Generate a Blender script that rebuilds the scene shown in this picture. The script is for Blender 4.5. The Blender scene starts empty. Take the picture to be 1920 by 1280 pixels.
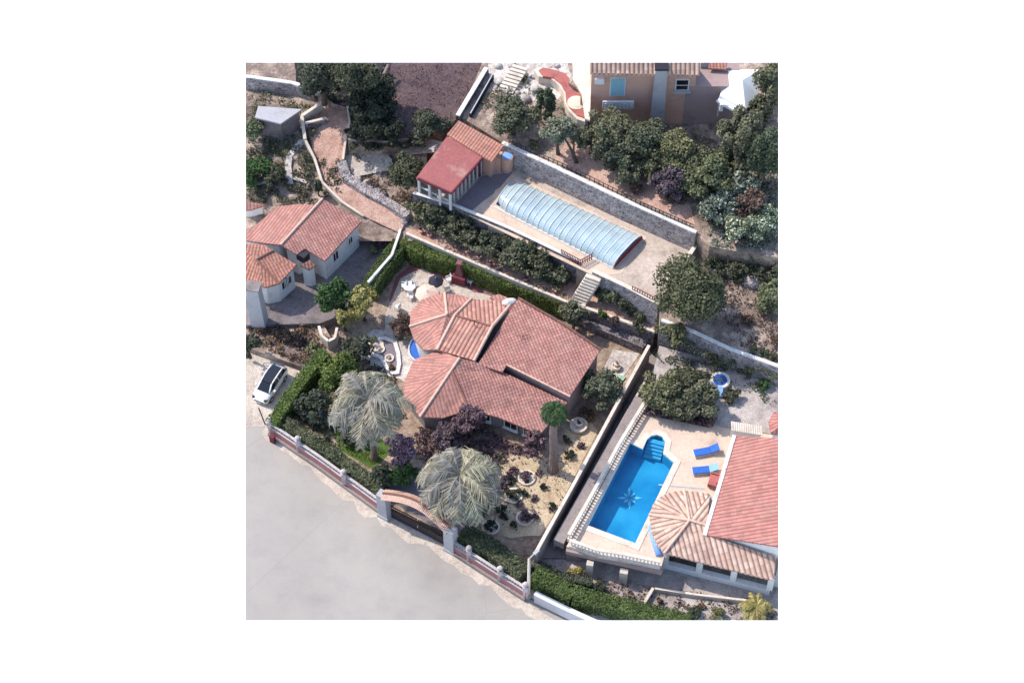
import bpy, bmesh, math, random
import numpy as np
from mathutils import Vector, Matrix, noise
from mathutils.geometry import tessellate_polygon
random.seed(7); RNG = np.random.default_rng(7)
R = math.radians
C = bpy.context.scene.collection
SC = bpy.context.scene

# ---------------------------------------------------------------- camera
PITCH = R(54); DIST = 180.0; FPX = 3600.0
FWD = Vector((0, math.cos(PITCH), -math.sin(PITCH))); UPV = Vector((0, math.sin(PITCH), math.cos(PITCH))); RTV = Vector((1, 0, 0))
CAMP = Vector((0, 0, 3)) - FWD * DIST
cd = bpy.data.cameras.new('camera'); cam = bpy.data.objects.new('camera', cd); C.objects.link(cam)
cam.location = CAMP; cam.rotation_euler = (math.pi/2 - PITCH, 0, 0)
cd.sensor_width = 36; cd.lens = 36 * FPX / 1920; cd.clip_end = 3000; cd.clip_start = 1
SC.camera = cam

# ---------------------------------------------------------------- sky, sun, exposure
SUN_EL, SUN_AZ = 50, 150      # azimuth of the sun as a compass angle of the x-y plane, from +x towards +y
sd = Vector((math.cos(R(SUN_AZ)) * math.cos(R(SUN_EL)), math.sin(R(SUN_AZ)) * math.cos(R(SUN_EL)), math.sin(R(SUN_EL))))
w = bpy.data.worlds.new('World'); SC.world = w; w.use_nodes = True
nt = w.node_tree; sky = nt.nodes.new('ShaderNodeTexSky'); sky.sky_type = 'NISHITA'; sky.sun_disc = False
sky.sun_elevation = R(SUN_EL); sky.sun_rotation = R(90 - SUN_AZ)
nt.links.new(sky.outputs[0], nt.nodes['Background'].inputs[0]); nt.nodes['Background'].inputs[1].default_value = 0.15
sl = bpy.data.lights.new('sun', 'SUN'); sl.energy = 2.4; sl.angle = R(0.5); sl.color = (1, 0.92, 0.82)
so = bpy.data.objects.new('sun', sl); C.objects.link(so); so.rotation_euler = (-sd).to_track_quat('-Z', 'Y').to_euler(); so.location = (0, 0, 60)
SC.view_settings.view_transform = 'Standard'; SC.view_settings.look = 'None'; SC.view_settings.gamma = 1
SC.view_settings.exposure = 0.97

# ---------------------------------------------------------------- survey helpers
def P(px, py, z=0.0):
    """survey point: bearing (px, py) met with the level z"""
    d = FWD + RTV * ((px - 960) / FPX) - UPV * ((py - 640) / FPX)
    return CAMP + d * ((z - CAMP.z) / d.z)
def lerp(a, b, t): return a + (b - a) * t

def props(o, label=None, cat=None, group=None, kind=None):
    if label: o['label'] = label
    if cat: o['category'] = cat
    if group: o['group'] = group
    if kind: o['kind'] = kind
    return o
def empty(name, loc, label, cat, group=None, rz=0):
    o = bpy.data.objects.new(name, None); C.objects.link(o); o.location = loc; o.rotation_euler = (0, 0, rz); o.empty_display_size = .3
    return props(o, label, cat, group)
def copy_tree(o, parent=None):
    c = o.copy(); C.objects.link(c); c.parent = parent
    for ch in [k for k in bpy.data.objects if k.parent == o]: copy_tree(ch, c)
    return c
ORIG = {}
def wloc(o):
    """world translation of a (never rotated while building) parent chain"""
    v = Vector((0, 0, 0))
    while o: v = v + o.location; o = o.parent
    return v

class MB:
    def __init__(s): s.v = []; s.f = []; s.uv = {}; s.mi = {}
    def add(s, vs, fs, mi=0):
        n = len(s.v); s.v += [Vector(x) for x in vs]
        for f in fs:
            if mi: s.mi[len(s.f)] = mi
            s.f.append([n + i for i in f])
    def box(s, c, d, rz=0, mi=0, taper=1.0):
        c = Vector(c); hx, hy, hz = d[0]/2, d[1]/2, d[2]/2; ca, sa = math.cos(rz), math.sin(rz); vs = []
        for z, k in ((-hz, 1), (hz, taper)):
            for x, y in ((-hx, -hy), (hx, -hy), (hx, hy), (-hx, hy)):
                x *= k; y *= k; vs.append(c + Vector((x*ca - y*sa, x*sa + y*ca, z)))
        s.add(vs, [(0,3,2,1), (4,5,6,7), (0,1,5,4), (1,2,6,5), (2,3,7,6), (3,0,4,7)], mi)
    def beam(s, a, b, w_, h_, mi=0):
        """bar from a to b whose top edge is a..b"""
        a, b = Vector(a), Vector(b); d = (b - a); d.z = 0
        if d.length < 1e-5: return
        n = Vector((-d.y, d.x, 0)).normalized() * (w_/2); k = Vector((0, 0, h_))
        s.add([a-n-k, a+n-k, b+n-k, b-n-k, a-n, a+n, b+n, b-n], [(0,1,2,3), (4,7,6,5), (0,4,5,1), (1,5,6,2), (2,6,7,3), (3,7,4,0)], mi)
    def tube(s, pts, rs, n=8, cap=True, mi=0):
        pts = [Vector(p) for p in pts]; rings = []
        if not hasattr(rs, '__len__'): rs = [rs] * len(pts)
        vs = []
        for i, p in enumerate(pts):
            t = (pts[min(i+1, len(pts)-1)] - pts[max(i-1, 0)]).normalized()
            a = t.orthogonal().normalized() if abs(t.z) < .9 else Vector((1, 0, 0)) - t * t.x
            a.normalize(); b = t.cross(a)
            for k in range(n):
                q = 2*math.pi*k/n; vs.append(p + (a*math.cos(q) + b*math.sin(q)) * rs[i])
        fs = [(i*n + k, i*n + (k+1) % n, (i+1)*n + (k+1) % n, (i+1)*n + k) for i in range(len(pts)-1) for k in range(n)]
        if cap: fs += [tuple(range(n))[::-1], tuple((len(pts)-1)*n + k for k in range(n))]
        s.add(vs, fs, mi)
    def lathe(s, c, prof, n=16, mi=0, sx=1, sy=1, rz=0):
        c = Vector(c); vs = []; ca, sa = math.cos(rz), math.sin(rz)
        for r, z in prof:
            for k in range(n):
                q = 2*math.pi*k/n; x, y = r*sx*math.cos(q), r*sy*math.sin(q)
                vs.append(c + Vector((x*ca - y*sa, x*sa + y*ca, z)))
        m = len(prof)
        fs = [(i*n + k, i*n + (k+1) % n, (i+1)*n + (k+1) % n, (i+1)*n + k) for i in range(m-1) for k in range(n)]
        fs += [tuple(range(n))[::-1], tuple((m-1)*n + k for k in range(n))]
        s.add(vs, fs, mi)
    def prism(s, loop, zb, holes=(), mi=0):
        """loop of 3D points = top; straight sides down to zb"""
        loops = [list(map(Vector, loop))] + [list(map(Vector, h)) for h in holes]
        flat = [p for l in loops for p in l]
        tris = tessellate_polygon([[Vector((p.x, p.y, 0)) for p in l] for l in loops])
        n = len(s.v); s.v += flat
        for t in tris:
            a, b, c = [flat[i] for i in t]
            if (b - a).cross(c - a).z < 0: t = t[::-1]
            if mi: s.mi[len(s.f)] = mi
            s.f.append([n + i for i in t])
        nb = len(s.v); s.v += [Vector((p.x, p.y, zb)) for p in flat]
        for t in tris:
            a, b, c = [flat[i] for i in t]
            if (b - a).cross(c - a).z > 0: t = t[::-1]
            s.f.append([nb + i for i in t])
        for li, l in enumerate(loops[:1]):
            k0 = len(s.v); s.v += [Vector((p.x, p.y, zb)) for p in l]; m = len(l)
            area = sum(l[i].x*l[(i+1) % m].y - l[(i+1) % m].x*l[i].y for i in range(m))
            for i in range(m):
                j = (i+1) % m; q = [n+i, k0+i, k0+j, n+j]
                if area < 0: q = q[::-1]
                if mi: s.mi[len(s.f)] = mi
                s.f.append(q)
    def build(s, name, mat, parent=None, smooth=False, origin=None, bevel=0):
        org = wloc(parent) if parent else (Vector(origin) if origin is not None else None)
        if org is None:
            a = np.array([tuple(v) for v in s.v]); org = Vector(((a[:,0].min()+a[:,0].max())/2, (a[:,1].min()+a[:,1].max())/2, a[:,2].min()))
        me = bpy.data.meshes.new(name); me.from_pydata([v - org for v in s.v], [], s.f)
        for m in (mat if isinstance(mat, (list, tuple)) else [mat]): me.materials.append(m)
        for k, m in s.mi.items(): me.polygons[k].material_index = m
        if s.uv:
            ul = me.uv_layers.new(name='UVMap')
            for p in me.polygons:
                if p.index in s.uv:
                    for li, uv in zip(p.loop_indices, s.uv[p.index]): ul.data[li].uv = uv
        if smooth: me.polygons.foreach_set('use_smooth', [True]*len(me.polygons))
        me.update(); o = bpy.data.objects.new(name, me); C.objects.link(o)
        if parent: o.parent = parent
        else: o.location = org
        if bevel:
            b = o.modifiers.new('bevel', 'BEVEL'); b.width = bevel; b.segments = 2; b.limit_method = 'ANGLE'
        return o

# ---------------------------------------------------------------- materials
def mat(name, build=None, col=(.5,.5,.5), rough=.8, metal=0, spec=.3):
    m = bpy.data.materials.new(name); m.use_nodes = True; b = m.node_tree.nodes['Principled BSDF']
    b.inputs['Base Color'].default_value = (*col, 1); b.inputs['Roughness'].default_value = rough; b.inputs['Metallic'].default_value = metal
    b.inputs['Specular IOR Level'].default_value = spec
    if build: build(m.node_tree, b)
    return m
def nd(t, typ, **kw):
    n = t.nodes.new(typ)
    for k, v in kw.items():
        if k.startswith('i_'):
            key = k[2:]; key = int(key) if key.isdigit() else key.replace('_', ' ')
            n.inputs[key].default_value = v
        else: setattr(n, k, v)
    return n
def ramp(t, stops, fac):
    r = nd(t, 'ShaderNodeValToRGB'); e = r.color_ramp.elements
    e[0].position, e[0].color = stops[0][0], (*stops[0][1], 1); e[1].position, e[1].color = stops[-1][0], (*stops[-1][1], 1)
    for p, c in stops[1:-1]:
        x = e.new(p); x.color = (*c, 1)
    t.links.new(fac, r.inputs[0]); return r.outputs[0]
def geo_pos(t): return nd(t, 'ShaderNodeNewGeometry').outputs['Position']
def noise_tex(t, scale, detail=6, rough=.6, vec=None):
    n = nd(t, 'ShaderNodeTexNoise'); n.inputs['Scale'].default_value = scale; n.inputs['Detail'].default_value = detail; n.inputs['Roughness'].default_value = rough
    t.links.new(vec or geo_pos(t), n.inputs['Vector']); return n.outputs['Fac']
def mixc(t, fac, a, b, mode='MIX'):
    m = nd(t, 'ShaderNodeMix', data_type='RGBA', blend_type=mode)
    for s_, v in (('Factor', fac), ('A', a), ('B', b)):
        i = [q for q in m.inputs if q.name == s_ and (q.type == ('VALUE' if s_ == 'Factor' else 'RGBA'))][0]
        if isinstance(v, (int, float)): i.default_value = v
        elif isinstance(v, tuple): i.default_value = (*v, 1)
        else: t.links.new(v, i)
    return [q for q in m.outputs if q.type == 'RGBA'][0]
def bump(t, b, h, dist=.05, strength=.6):
    n = nd(t, 'ShaderNodeBump'); n.inputs['Distance'].default_value = dist; n.inputs['Strength'].default_value = strength
    t.links.new(h, n.inputs['Height']); t.links.new(n.outputs[0], b.inputs['Normal'])
def mth(t, op, a, b=None, c=None):
    m = nd(t, 'ShaderNodeMath', operation=op)
    for i, v in enumerate((a, b, c)):
        if v is None: continue
        if isinstance(v, (int, float)): m.inputs[i].default_value = v
        else: t.links.new(v, m.inputs[i])
    return m.outputs[0]

def soil(name, c1, c2, c3, s1=.25, s2=1.6, bd=.08):
    def f(t, b):
        big = noise_tex(t, s1, 5, .6); mid = noise_tex(t, s2, 8, .7); fine = noise_tex(t, s2*7, 4, .7)
        k = mixc(t, .5, big, mid)
        c = ramp(t, [(.36, c1), (.5, c2), (.62, c3)], k)
        g = ramp(t, [(.35, (.62,.62,.62)), (.65, (1.25,1.25,1.25))], fine)
        t.links.new(mixc(t, 1.0, c, g, 'MULTIPLY'), b.inputs['Base Color']); bump(t, b, mid, bd*3, .7)
    return mat(name, f, rough=.95, spec=.1)
def flatish(name, col, var=.12, s=.8, rough=.85, bd=.01, spec=.3, stain=None):
    def f(t, b):
        n1 = noise_tex(t, s, 6, .65); n2 = noise_tex(t, s*9, 4, .6)
        lo = tuple(x*(1-var*2) for x in col); hi = tuple(min(1, x*(1+var)) for x in col)
        c = ramp(t, [(.3, stain or lo), (.45, col), (.7, hi)], n1)
        g = ramp(t, [(.3, (1-var,)*3), (.7, (1+var*.6,)*3)], n2)
        t.links.new(mixc(t, 1.0, c, g, 'MULTIPLY'), b.inputs['Base Color']); bump(t, b, n2, bd, .5)
    return mat(name, f, rough=rough, spec=spec)
def tiles(name, col, pitch=.3, row=.42, groove=.45, dist=.07, weather=.25, light=None, joint=.35):
    """clay tiles: u runs along the eave, v down the slope, both in metres"""
    def f(t, b):
        uv = nd(t, 'ShaderNodeUVMap').outputs[0]; sp = nd(t, 'ShaderNodeSeparateXYZ'); t.links.new(uv, sp.inputs[0])
        u = mth(t, 'DIVIDE', sp.outputs[0], pitch); v = mth(t, 'DIVIDE', sp.outputs[1], row)
        fu, fv = mth(t, 'FRACT', u), mth(t, 'FRACT', v)
        hu = mth(t, 'SINE', mth(t, 'MULTIPLY', fu, math.pi))
        h = mth(t, 'ADD', mth(t, 'MULTIPLY', hu, .8), mth(t, 'MULTIPLY', fv, joint))
        cb = nd(t, 'ShaderNodeCombineXYZ'); t.links.new(mth(t, 'FLOOR', u), cb.inputs[0]); t.links.new(mth(t, 'FLOOR', v), cb.inputs[1])
        wn = nd(t, 'ShaderNodeTexWhiteNoise'); wn.noise_dimensions = '2D'; t.links.new(cb.outputs[0], wn.inputs[0])
        dk = tuple(x*.85 for x in col); lt = tuple(min(1, lerp(x*1.12, (light or col)[i], .35 if light else 0)) for i, x in enumerate(col))
        c = ramp(t, [(0, dk), (.45, col), (1, lt)], wn.outputs[0])
        c = mixc(t, mth(t, 'MULTIPLY', mth(t, 'POWER', mth(t, 'SUBTRACT', 1.0, hu), 2.0), groove), c, tuple(x*.25 for x in col))
        c = mixc(t, mth(t, 'MULTIPLY', mth(t, 'LESS_THAN', fv, .2), joint), c, tuple(x*.3 for x in col))
        wsh = noise_tex(t, .6, 6, .7)
        c = mixc(t, ramp(t, [(.42, (0,)*3), (.7, (weather,)*3)], wsh), c, (.10, .075, .07))
        c = mixc(t, ramp(t, [(.3, (weather*.8,)*3), (.5, (0,)*3)], noise_tex(t, 1.1, 5, .6)), c, (.42, .30, .24))
        t.links.new(c, b.inputs['Base Color']); bump(t, b, h, dist, .9)
    return mat(name, f, rough=.85, spec=.2)
def stones(name, c1, c2, mortar, scale=2.2):
    def f(t, b):
        vec = geo_pos(t)
        v = nd(t, 'ShaderNodeTexVoronoi'); v.inputs['Scale'].default_value = scale; t.links.new(vec, v.inputs['Vector'])
        e = nd(t, 'ShaderNodeTexVoronoi', feature='DISTANCE_TO_EDGE'); e.inputs['Scale'].default_value = scale; t.links.new(vec, e.inputs['Vector'])
        sp = nd(t, 'ShaderNodeSeparateColor'); t.links.new(v.outputs['Color'], sp.inputs[0])
        c = ramp(t, [(.1, c1), (.9, c2)], sp.outputs[0])
        c = mixc(t, ramp(t, [(.0, (1,)*3), (.08, (0,)*3)], e.outputs['Distance']), c, mortar)
        g = ramp(t, [(.3, (.6,)*3), (.7, (1.25,)*3)], noise_tex(t, 1.3, 6, .7))
        t.links.new(mixc(t, 1.0, c, g, 'MULTIPLY'), b.inputs['Base Color']); bump(t, b, e.outputs['Distance'], .25, .8)
    return mat(name, f, rough=.95, spec=.1)
def leaf(name, dark, midc, light, sc=.9, trans=.12):
    def f(t, b):
        g = nd(t, 'ShaderNodeNewGeometry'); n = noise_tex(t, sc, 4, .6, g.outputs['Position'])
        k = mth(t, 'ADD', mth(t, 'MULTIPLY', g.outputs['Random Per Island'], .5), mth(t, 'MULTIPLY', n, .62))
        c = ramp(t, [(.25, dark), (.55, midc), (.9, light)], k)
        oi = nd(t, 'ShaderNodeObjectInfo').outputs['Random']
        c = mixc(t, 1.0, c, ramp(t, [(0, (.80,.84,.84)), (.35, (1.0,.98,.95)), (.7, (1.22,1.16,.92)), (1, (1.0,1.14,1.0))], oi), 'MULTIPLY')
        t.links.new(c, b.inputs['Base Color'])
        tr = nd(t, 'ShaderNodeBsdfTranslucent'); t.links.new(c, tr.inputs[0]); mx = nd(t, 'ShaderNodeMixShader'); mx.inputs[0].default_value = trans
        t.links.new(b.outputs[0], mx.inputs[1]); t.links.new(tr.outputs[0], mx.inputs[2])
        t.links.new(mx.outputs[0], t.nodes['Material Output'].inputs[0])
    return mat(name, f, rough=.7, spec=.25)

M = {}
M['white'] = flatish('chalk_white', (.92,.92,.92), 0, 1)
def _road(t, b):
    big = noise_tex(t, .09, 4, .55); mid = noise_tex(t, .5, 7, .65); fine = noise_tex(t, 9, 3, .6)
    c = ramp(t, [(.3, (.315,.288,.262)), (.5, (.362,.333,.303)), (.7, (.40,.363,.328))], big)
    c = mixc(t, 1.0, c, ramp(t, [(.32, (.92,.915,.92)), (.52, (1,1,1)), (.75, (1.05,1.03,1.0))], mid), 'MULTIPLY')
    c = mixc(t, 1.0, c, ramp(t, [(.3, (.93,)*3), (.7, (1.05,)*3)], fine), 'MULTIPLY')
    vv = nd(t, 'ShaderNodeTexVoronoi', feature='DISTANCE_TO_EDGE'); vv.inputs['Scale'].default_value = .05; t.links.new(geo_pos(t), vv.inputs['Vector'])
    c = mixc(t, ramp(t, [(.0, (.22,)*3), (.002, (0,)*3)], vv.outputs['Distance']), c, (.2,.18,.19))
    t.links.new(c, b.inputs['Base Color']); bump(t, b, fine, .01, .4)
M['road'] = mat('worn_concrete', _road, rough=.9, spec=.2)
M['verge'] = soil('sandy_verge', (.40,.33,.28), (.55,.47,.40), (.66,.58,.50), .5, 2.2)
M['soil'] = soil('dry_garden_soil', (.13,.09,.075), (.34,.25,.19), (.55,.43,.33))
M['soil2'] = soil('stony_hillside', (.11,.085,.08), (.29,.22,.18), (.58,.46,.37), .4, 1.2)
M['dark'] = soil('dark_soil_painted_shade', (.022,.02,.03), (.04,.032,.045), (.085,.06,.07), .12, .8)  # dark bed soil; in the woodland it carries the tree shade as colour
M['litter'] = soil('violet_earth_and_shade', (.07,.048,.055), (.115,.08,.085), (.15,.105,.10), .15, .8)  # violet ground colour with woodland shade mixed into its tone
M['sand'] = soil('ochre_sand', (.34,.25,.16), (.54,.425,.285), (.66,.54,.40), .4, 1.4)
M['path'] = soil('salmon_clay_path', (.33,.19,.15), (.52,.33,.26), (.62,.44,.36), .4, 1.3)
M['pale'] = soil('pale_crushed_stone', (.30,.26,.24), (.55,.49,.45), (.78,.73,.68), .5, 1.7)
M['yard'] = soil('grey_gravel_yard', (.24,.20,.19), (.42,.36,.33), (.58,.52,.47), .3, 1.3)
M['deck'] = flatish('peach_paving', (.60,.46,.36), .14, .45, stain=(.45,.345,.275))
M['deck2'] = flatish('weathered_deck_paving', (.47,.385,.32), .22, .4)
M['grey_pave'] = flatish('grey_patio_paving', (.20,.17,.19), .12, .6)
M['coping'] = flatish('cream_coping', (.64,.55,.46), .16, .9)
M['dk_tone'] = flatish('dark_mauve_and_shade', (.19,.16,.16), .3, .5)  # shed walls; on the left plot, paving with wall shade in its colour
M['terr'] = flatish('maroon_terrace', (.24,.09,.09), .15, .9)
M['redpave'] = flatish('red_painted_terrace', (.38,.125,.11), .2, .9)
M['stone'] = stones('rubble_stone', (.22,.19,.20), (.46,.41,.40), (.48,.43,.41), 3.6)
M['stone_d'] = stones('dark_rubble_stone', (.09,.08,.09), (.25,.22,.23), (.30,.27,.27), 3.4)
M['plaster'] = flatish('white_plaster', (.66,.65,.64), .1, .5)
M['plaster_g'] = flatish('grey_plaster', (.40,.39,.41), .1, .7)
M['cream'] = flatish('cream_plaster', (.52,.45,.38), .16, .9)
M['peach'] = flatish('peach_plaster', (.58,.35,.27), .08, .5)
M['mauvep'] = flatish('mauve_peach_stucco_and_shade', (.34,.25,.24), .1, .7)  # stucco colour dulled towards mauve to carry shade on some parts
M['pinkw'] = flatish('dusty_pinkish_white', (.48,.42,.41), .25, 1.5)
M['maroon'] = flatish('maroon_paint', (.16,.035,.05), .15, 1.2)
M['pink'] = flatish('dusty_red_wall', (.33,.15,.15), .14, .8)
M['mauve'] = flatish('grey_mauve_stucco', (.25,.21,.20), .22, .7)
M['dglass'] = mat('dark_window_glass', col=(.012,.014,.02), rough=.12, spec=.6)
M['teal'] = flatish('pale_teal_shutter', (.22,.42,.50), .05, 2)
M['dark_metal'] = mat('dark_metal', col=(.035,.03,.04), rough=.5, metal=.4)
M['grey_metal'] = mat('grey_metal', col=(.55,.55,.56), rough=.4, metal=.5)
M['black'] = mat('black_rubber', col=(.015,.015,.016), rough=.8)
M['roofA'] = tiles('salmon_clay_tiles', (.47,.225,.185), .34, .45, .6, .05, weather=.3, joint=.12)
M['roofB'] = tiles('barrel_clay_tiles', (.51,.245,.19), .40, .5, .9, .10, .3, (.66,.45,.34), joint=.1)
M['roofC'] = tiles('fine_clay_tiles', (.44,.205,.175), .28, .32, .75, .06, .4, (.56,.30,.25), joint=.38)
M['roofD'] = tiles('weathered_orange_tiles', (.47,.215,.16), .32, .40, .7, .07, .3, joint=.3)
M['roofE'] = tiles('pale_barrel_tiles', (.62,.40,.31), .44, .6, 1.0, .12, .35, (.85,.68,.58), joint=.08)
M['roofF'] = tiles('smooth_red_tiles', (.47,.205,.175), .36, .5, .8, .06, .35, joint=.05)
M['redroof'] = flatish('red_painted_flat_roof', (.31,.105,.10), .16, .5, stain=(.40,.22,.19))
M['cap'] = flatish('pale_ridge_mortar', (.62,.42,.33), .12, 2)
M['capw'] = flatish('white_cap_stone', (.66,.63,.60), .2, 2)
M['bark'] = flatish('bark', (.13,.10,.085), .3, 4, bd=.05)
M['palmbark'] = flatish('palm_bark', (.24,.18,.16), .3, 5, bd=.06)
M['g1'] = leaf('olive_green_leaves', (.045,.052,.026), (.135,.142,.088), (.24,.24,.16))
M['g0'] = leaf('dark_needles_and_shade', (.014,.02,.016), (.036,.045,.033), (.085,.097,.07))  # darker copy of the needles, woodland shade put into the colour
M['g2'] = leaf('dark_pine_needles', (.024,.031,.018), (.075,.085,.056), (.155,.162,.112))
M['g3'] = leaf('fresh_hedge_leaves', (.022,.04,.010), (.075,.11,.03), (.17,.22,.075), 1.4)
M['g4'] = leaf('pale_silver_leaves', (.05,.06,.05), (.14,.16,.13), (.36,.38,.34))
M['g5'] = leaf('bright_green_leaves', (.018,.045,.014), (.055,.115,.035), (.14,.21,.08))
M['yel'] = leaf('yellow_green_leaves', (.11,.09,.03), (.27,.23,.09), (.46,.40,.18))
M['pur'] = leaf('purple_blossom', (.08,.04,.065), (.24,.135,.21), (.42,.30,.40), 1.2)
M['mar'] = leaf('plum_leaves', (.04,.025,.04), (.12,.075,.105), (.24,.17,.20))
M['wht'] = leaf('white_blossom', (.035,.05,.03), (.12,.15,.10), (.68,.68,.62), 2.6)
M['brn'] = leaf('dry_brown_leaves', (.04,.025,.025), (.12,.08,.07), (.26,.18,.14))
M['palm'] = leaf('grey_green_palm_leaves', (.12,.115,.095), (.27,.255,.22), (.47,.44,.40), 1.0)
M['palm_g'] = leaf('deep_green_palm_leaves', (.012,.03,.012), (.035,.07,.03), (.09,.13,.06))
M['lawn'] = leaf('grass_blades', (.06,.11,.02), (.12,.19,.05), (.19,.27,.09))
M['turf'] = soil('turf', (.06,.11,.025), (.10,.165,.04), (.14,.20,.06), .5, 3)
M['pblue'] = flatish('pale_blue_frame', (.74,.80,.80), .05, 2)
def _pool(t, b):
    pos = geo_pos(t); br = nd(t, 'ShaderNodeTexVoronoi'); br.inputs['Scale'].default_value = .9; t.links.new(pos, br.inputs['Vector'])
    n = noise_tex(t, .35, 3, .5)
    c = ramp(t, [(.3, (.05,.34,.52)), (.5, (.10,.46,.62)), (.7, (.20,.60,.72))], n)
    t.links.new(c, b.inputs['Base Color'])
M['pool'] = mat('blue_pool_tiles', _pool, rough=.4)
M['stepb'] = flatish('pale_blue_pool_steps', (.30,.60,.72), .1, 2)
def _water(t, b):
    t.nodes.remove(b); tr = nd(t, 'ShaderNodeBsdfTransparent'); tr.inputs[0].default_value = (.36,.74,.92,1)
    gl = nd(t, 'ShaderNodeBsdfGlossy'); gl.inputs['Roughness'].default_value = .06; fr = nd(t, 'ShaderNodeFresnel'); fr.inputs[0].default_value = 1.33
    bp = nd(t, 'ShaderNodeBump'); bp.inputs['Distance'].default_value = .05; bp.inputs['Strength'].default_value = .4
    t.links.new(noise_tex(t, 1.3, 3, .5), bp.inputs['Height']); t.links.new(bp.outputs[0], gl.inputs['Normal']); t.links.new(bp.outputs[0], fr.inputs['Normal'])
    mx = nd(t, 'ShaderNodeMixShader'); t.links.new(fr.outputs[0], mx.inputs[0]); t.links.new(tr.outputs[0], mx.inputs[1]); t.links.new(gl.outputs[0], mx.inputs[2])
    t.links.new(mx.outputs[0], t.nodes['Material Output'].inputs[0])
M['water'] = mat('pool_water', _water)
def _poly(t, b):
    tr = nd(t, 'ShaderNodeBsdfTransparent'); tr.inputs[0].default_value = (.72,.86,.88,1); mx = nd(t, 'ShaderNodeMixShader')
    n = noise_tex(t, .7, 4, .6); t.links.new(ramp(t, [(.3, (.5,)*3), (.7, (.7,)*3)], n), mx.inputs[0])
    t.links.new(b.outputs[0], mx.inputs[2]); t.links.new(tr.outputs[0], mx.inputs[1]); t.links.new(mx.outputs[0], t.nodes['Material Output'].inputs[0])
M['polycarb'] = mat('blue_tinted_polycarbonate', _poly, col=(.60,.71,.72), rough=.25, spec=.5)
M['paint'] = mat('white_car_paint', col=(.80,.80,.82), rough=.2, spec=.6)
M['blue'] = flatish('blue_canvas', (.035,.13,.46), .12, 3)
M['lblue'] = flatish('pale_blue_canvas', (.22,.40,.80), .1, 3)
M['dgreen'] = flatish('dark_umbrella_canvas', (.03,.03,.045), .1, 3)
M['pcanvas'] = flatish('peach_canvas', (.68,.50,.40), .06, 2)
M['wcanvas'] = flatish('white_canvas', (.90,.90,.90), .03, 1)
M['lgreen'] = flatish('pale_green_mat', (.30,.46,.34), .15, 1.5)

# ---------------------------------------------------------------- ground and terraces
def zl(px, py):
    """height of the sloping left hillside"""
    u = min(1, max(0, (px - 400) / 400)); yt = lerp(165, 235, u); yb = 440
    v = min(1, max(0, (py - yt) / (yb - yt)))
    return lerp(lerp(5.6, 6.0, u), lerp(1.7, 2.7, u), v)
def terrace(name, poly, z, mt, zb=-2.0, holes=(), zp=None):
    lv = lambda x, y: (lambda p: Vector((p.x, p.y, z)))(P(x, y, z if zp is None else zp))
    m = MB(); m.prism([lv(x, y) for x, y in poly], zb, [[lv(x, y) for x, y in h] for h in holes])
    return props(m.build(name, mt, origin=(0, 0, 0)), kind='structure')
def sheet(name, poly, z, mt):
    return terrace(name, poly, z, mt, z - .1)
# added white backdrop sheet, set so low that the patch's shadow misses the view
g = MB(); g.add([(-900,-900,-110), (900,-900,-110), (900,1500,-110), (-900,1500,-110)], [(0,1,2,3)]); props(g.build('ground', M['white'], origin=(0, 0, -110)), kind='structure')
terrace('soil', [(400,1240), (1540,1240), (1540,90), (400,90)], -.08, M['soil'], -3.0)
terrace('road', [(380,690), (520,690), (560,690), (575,745), (508,800), (720,955), (850,1018), (985,1118), (1130,1190), (1130,1260), (380,1260)], 0, M['road'], -2.6)
# sandy strip along the foot of the front wall
def strip_poly(pts, wd):
    return pts + [(x - wd*.45, y + wd) for x, y in reversed(pts)]
def wavy(pts, n, amp, seed=0):
    out = []
    for i in range(len(pts)-1):
        for k in range(n):
            t = k / n; x, y = lerp(pts[i][0], pts[i+1][0], t), lerp(pts[i][1], pts[i+1][1], t)
            d = noise.noise(Vector((x*.05, y*.05, seed))) * amp; out.append((x - d*.5, y + d))
    out.append(pts[-1]); return out
fl = [(500,795), (600,872), (712,958), (845,1030), (975,1120), (1060,1175)]
verge = fl + list(reversed([(x - 9, y + 17) for x, y in wavy(fl, 8, 16, 3)]))
sheet('verge', verge, .012, M['verge'])
MAINP = [(508,798), (720,945), (848,1008), (985,1103), (1008,1040), (1222,645), (1222,590), (1240,560), (762,420), (700,525), (620,640), (560,730), (512,790)]
terrace('garden_ground', MAINP, .6, M['soil'])
terrace('lower_ground', [(990,1112), (1130,1178), (1540,1240), (1540,1030), (1000,1020)], .55, M['yard'], -2.2)
terrace('lane', [(1213,655), (1252,690), (1210,765), (1075,1025), (1080,1045), (1010,1045), (1008,1020)], .8, M['mauve'], -2.1)
POOL_R = [(1182,831), (1205,842), (1213,824), (1221,817), (1232,815), (1242,819), (1247,828), (1243,850), (1263,867), (1191,1018), (1103,985)]
deckp = [(1208,770), (1540,800), (1540,985), (1330,975), (1262,985), (1240,1062), (1170,1052), (1062,1024)]
terrace('pool_deck', deckp, 3.2, M['deck'], 2.75, [POOL_R])
terrace('deck_base', [(1206,775), (1540,800), (1540,985), (1330,975), (1262,985), (1240,1038), (1190,1032), (1112,1010), (1100,1024), (1063,1023)], 2.74, M['mauve'], -1.9, [POOL_R], 3.2)
terrace('yard', [(1236,648), (1540,730), (1540,830), (1440,812), (1340,797), (1205,775), (1216,735)], 3.3, M['yard'], -1.8)
terrace('upper_slope', [(1238,600), (1300,622), (1370,655), (1540,712), (1540,440), (1300,440), (1236,560)], 5.6, M['soil2'], -1.7)
terrace('planting_ledge', [(1085,596), (1098,606), (1205,652), (1226,632), (1100,575)], 1.7, M['stone_d'], -1.55)
PATHT = [(762,436), (850,474), (960,521), (1062,564), (1100,575), (1228,622), (1240,560), (860,300), (770,340)]
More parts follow.
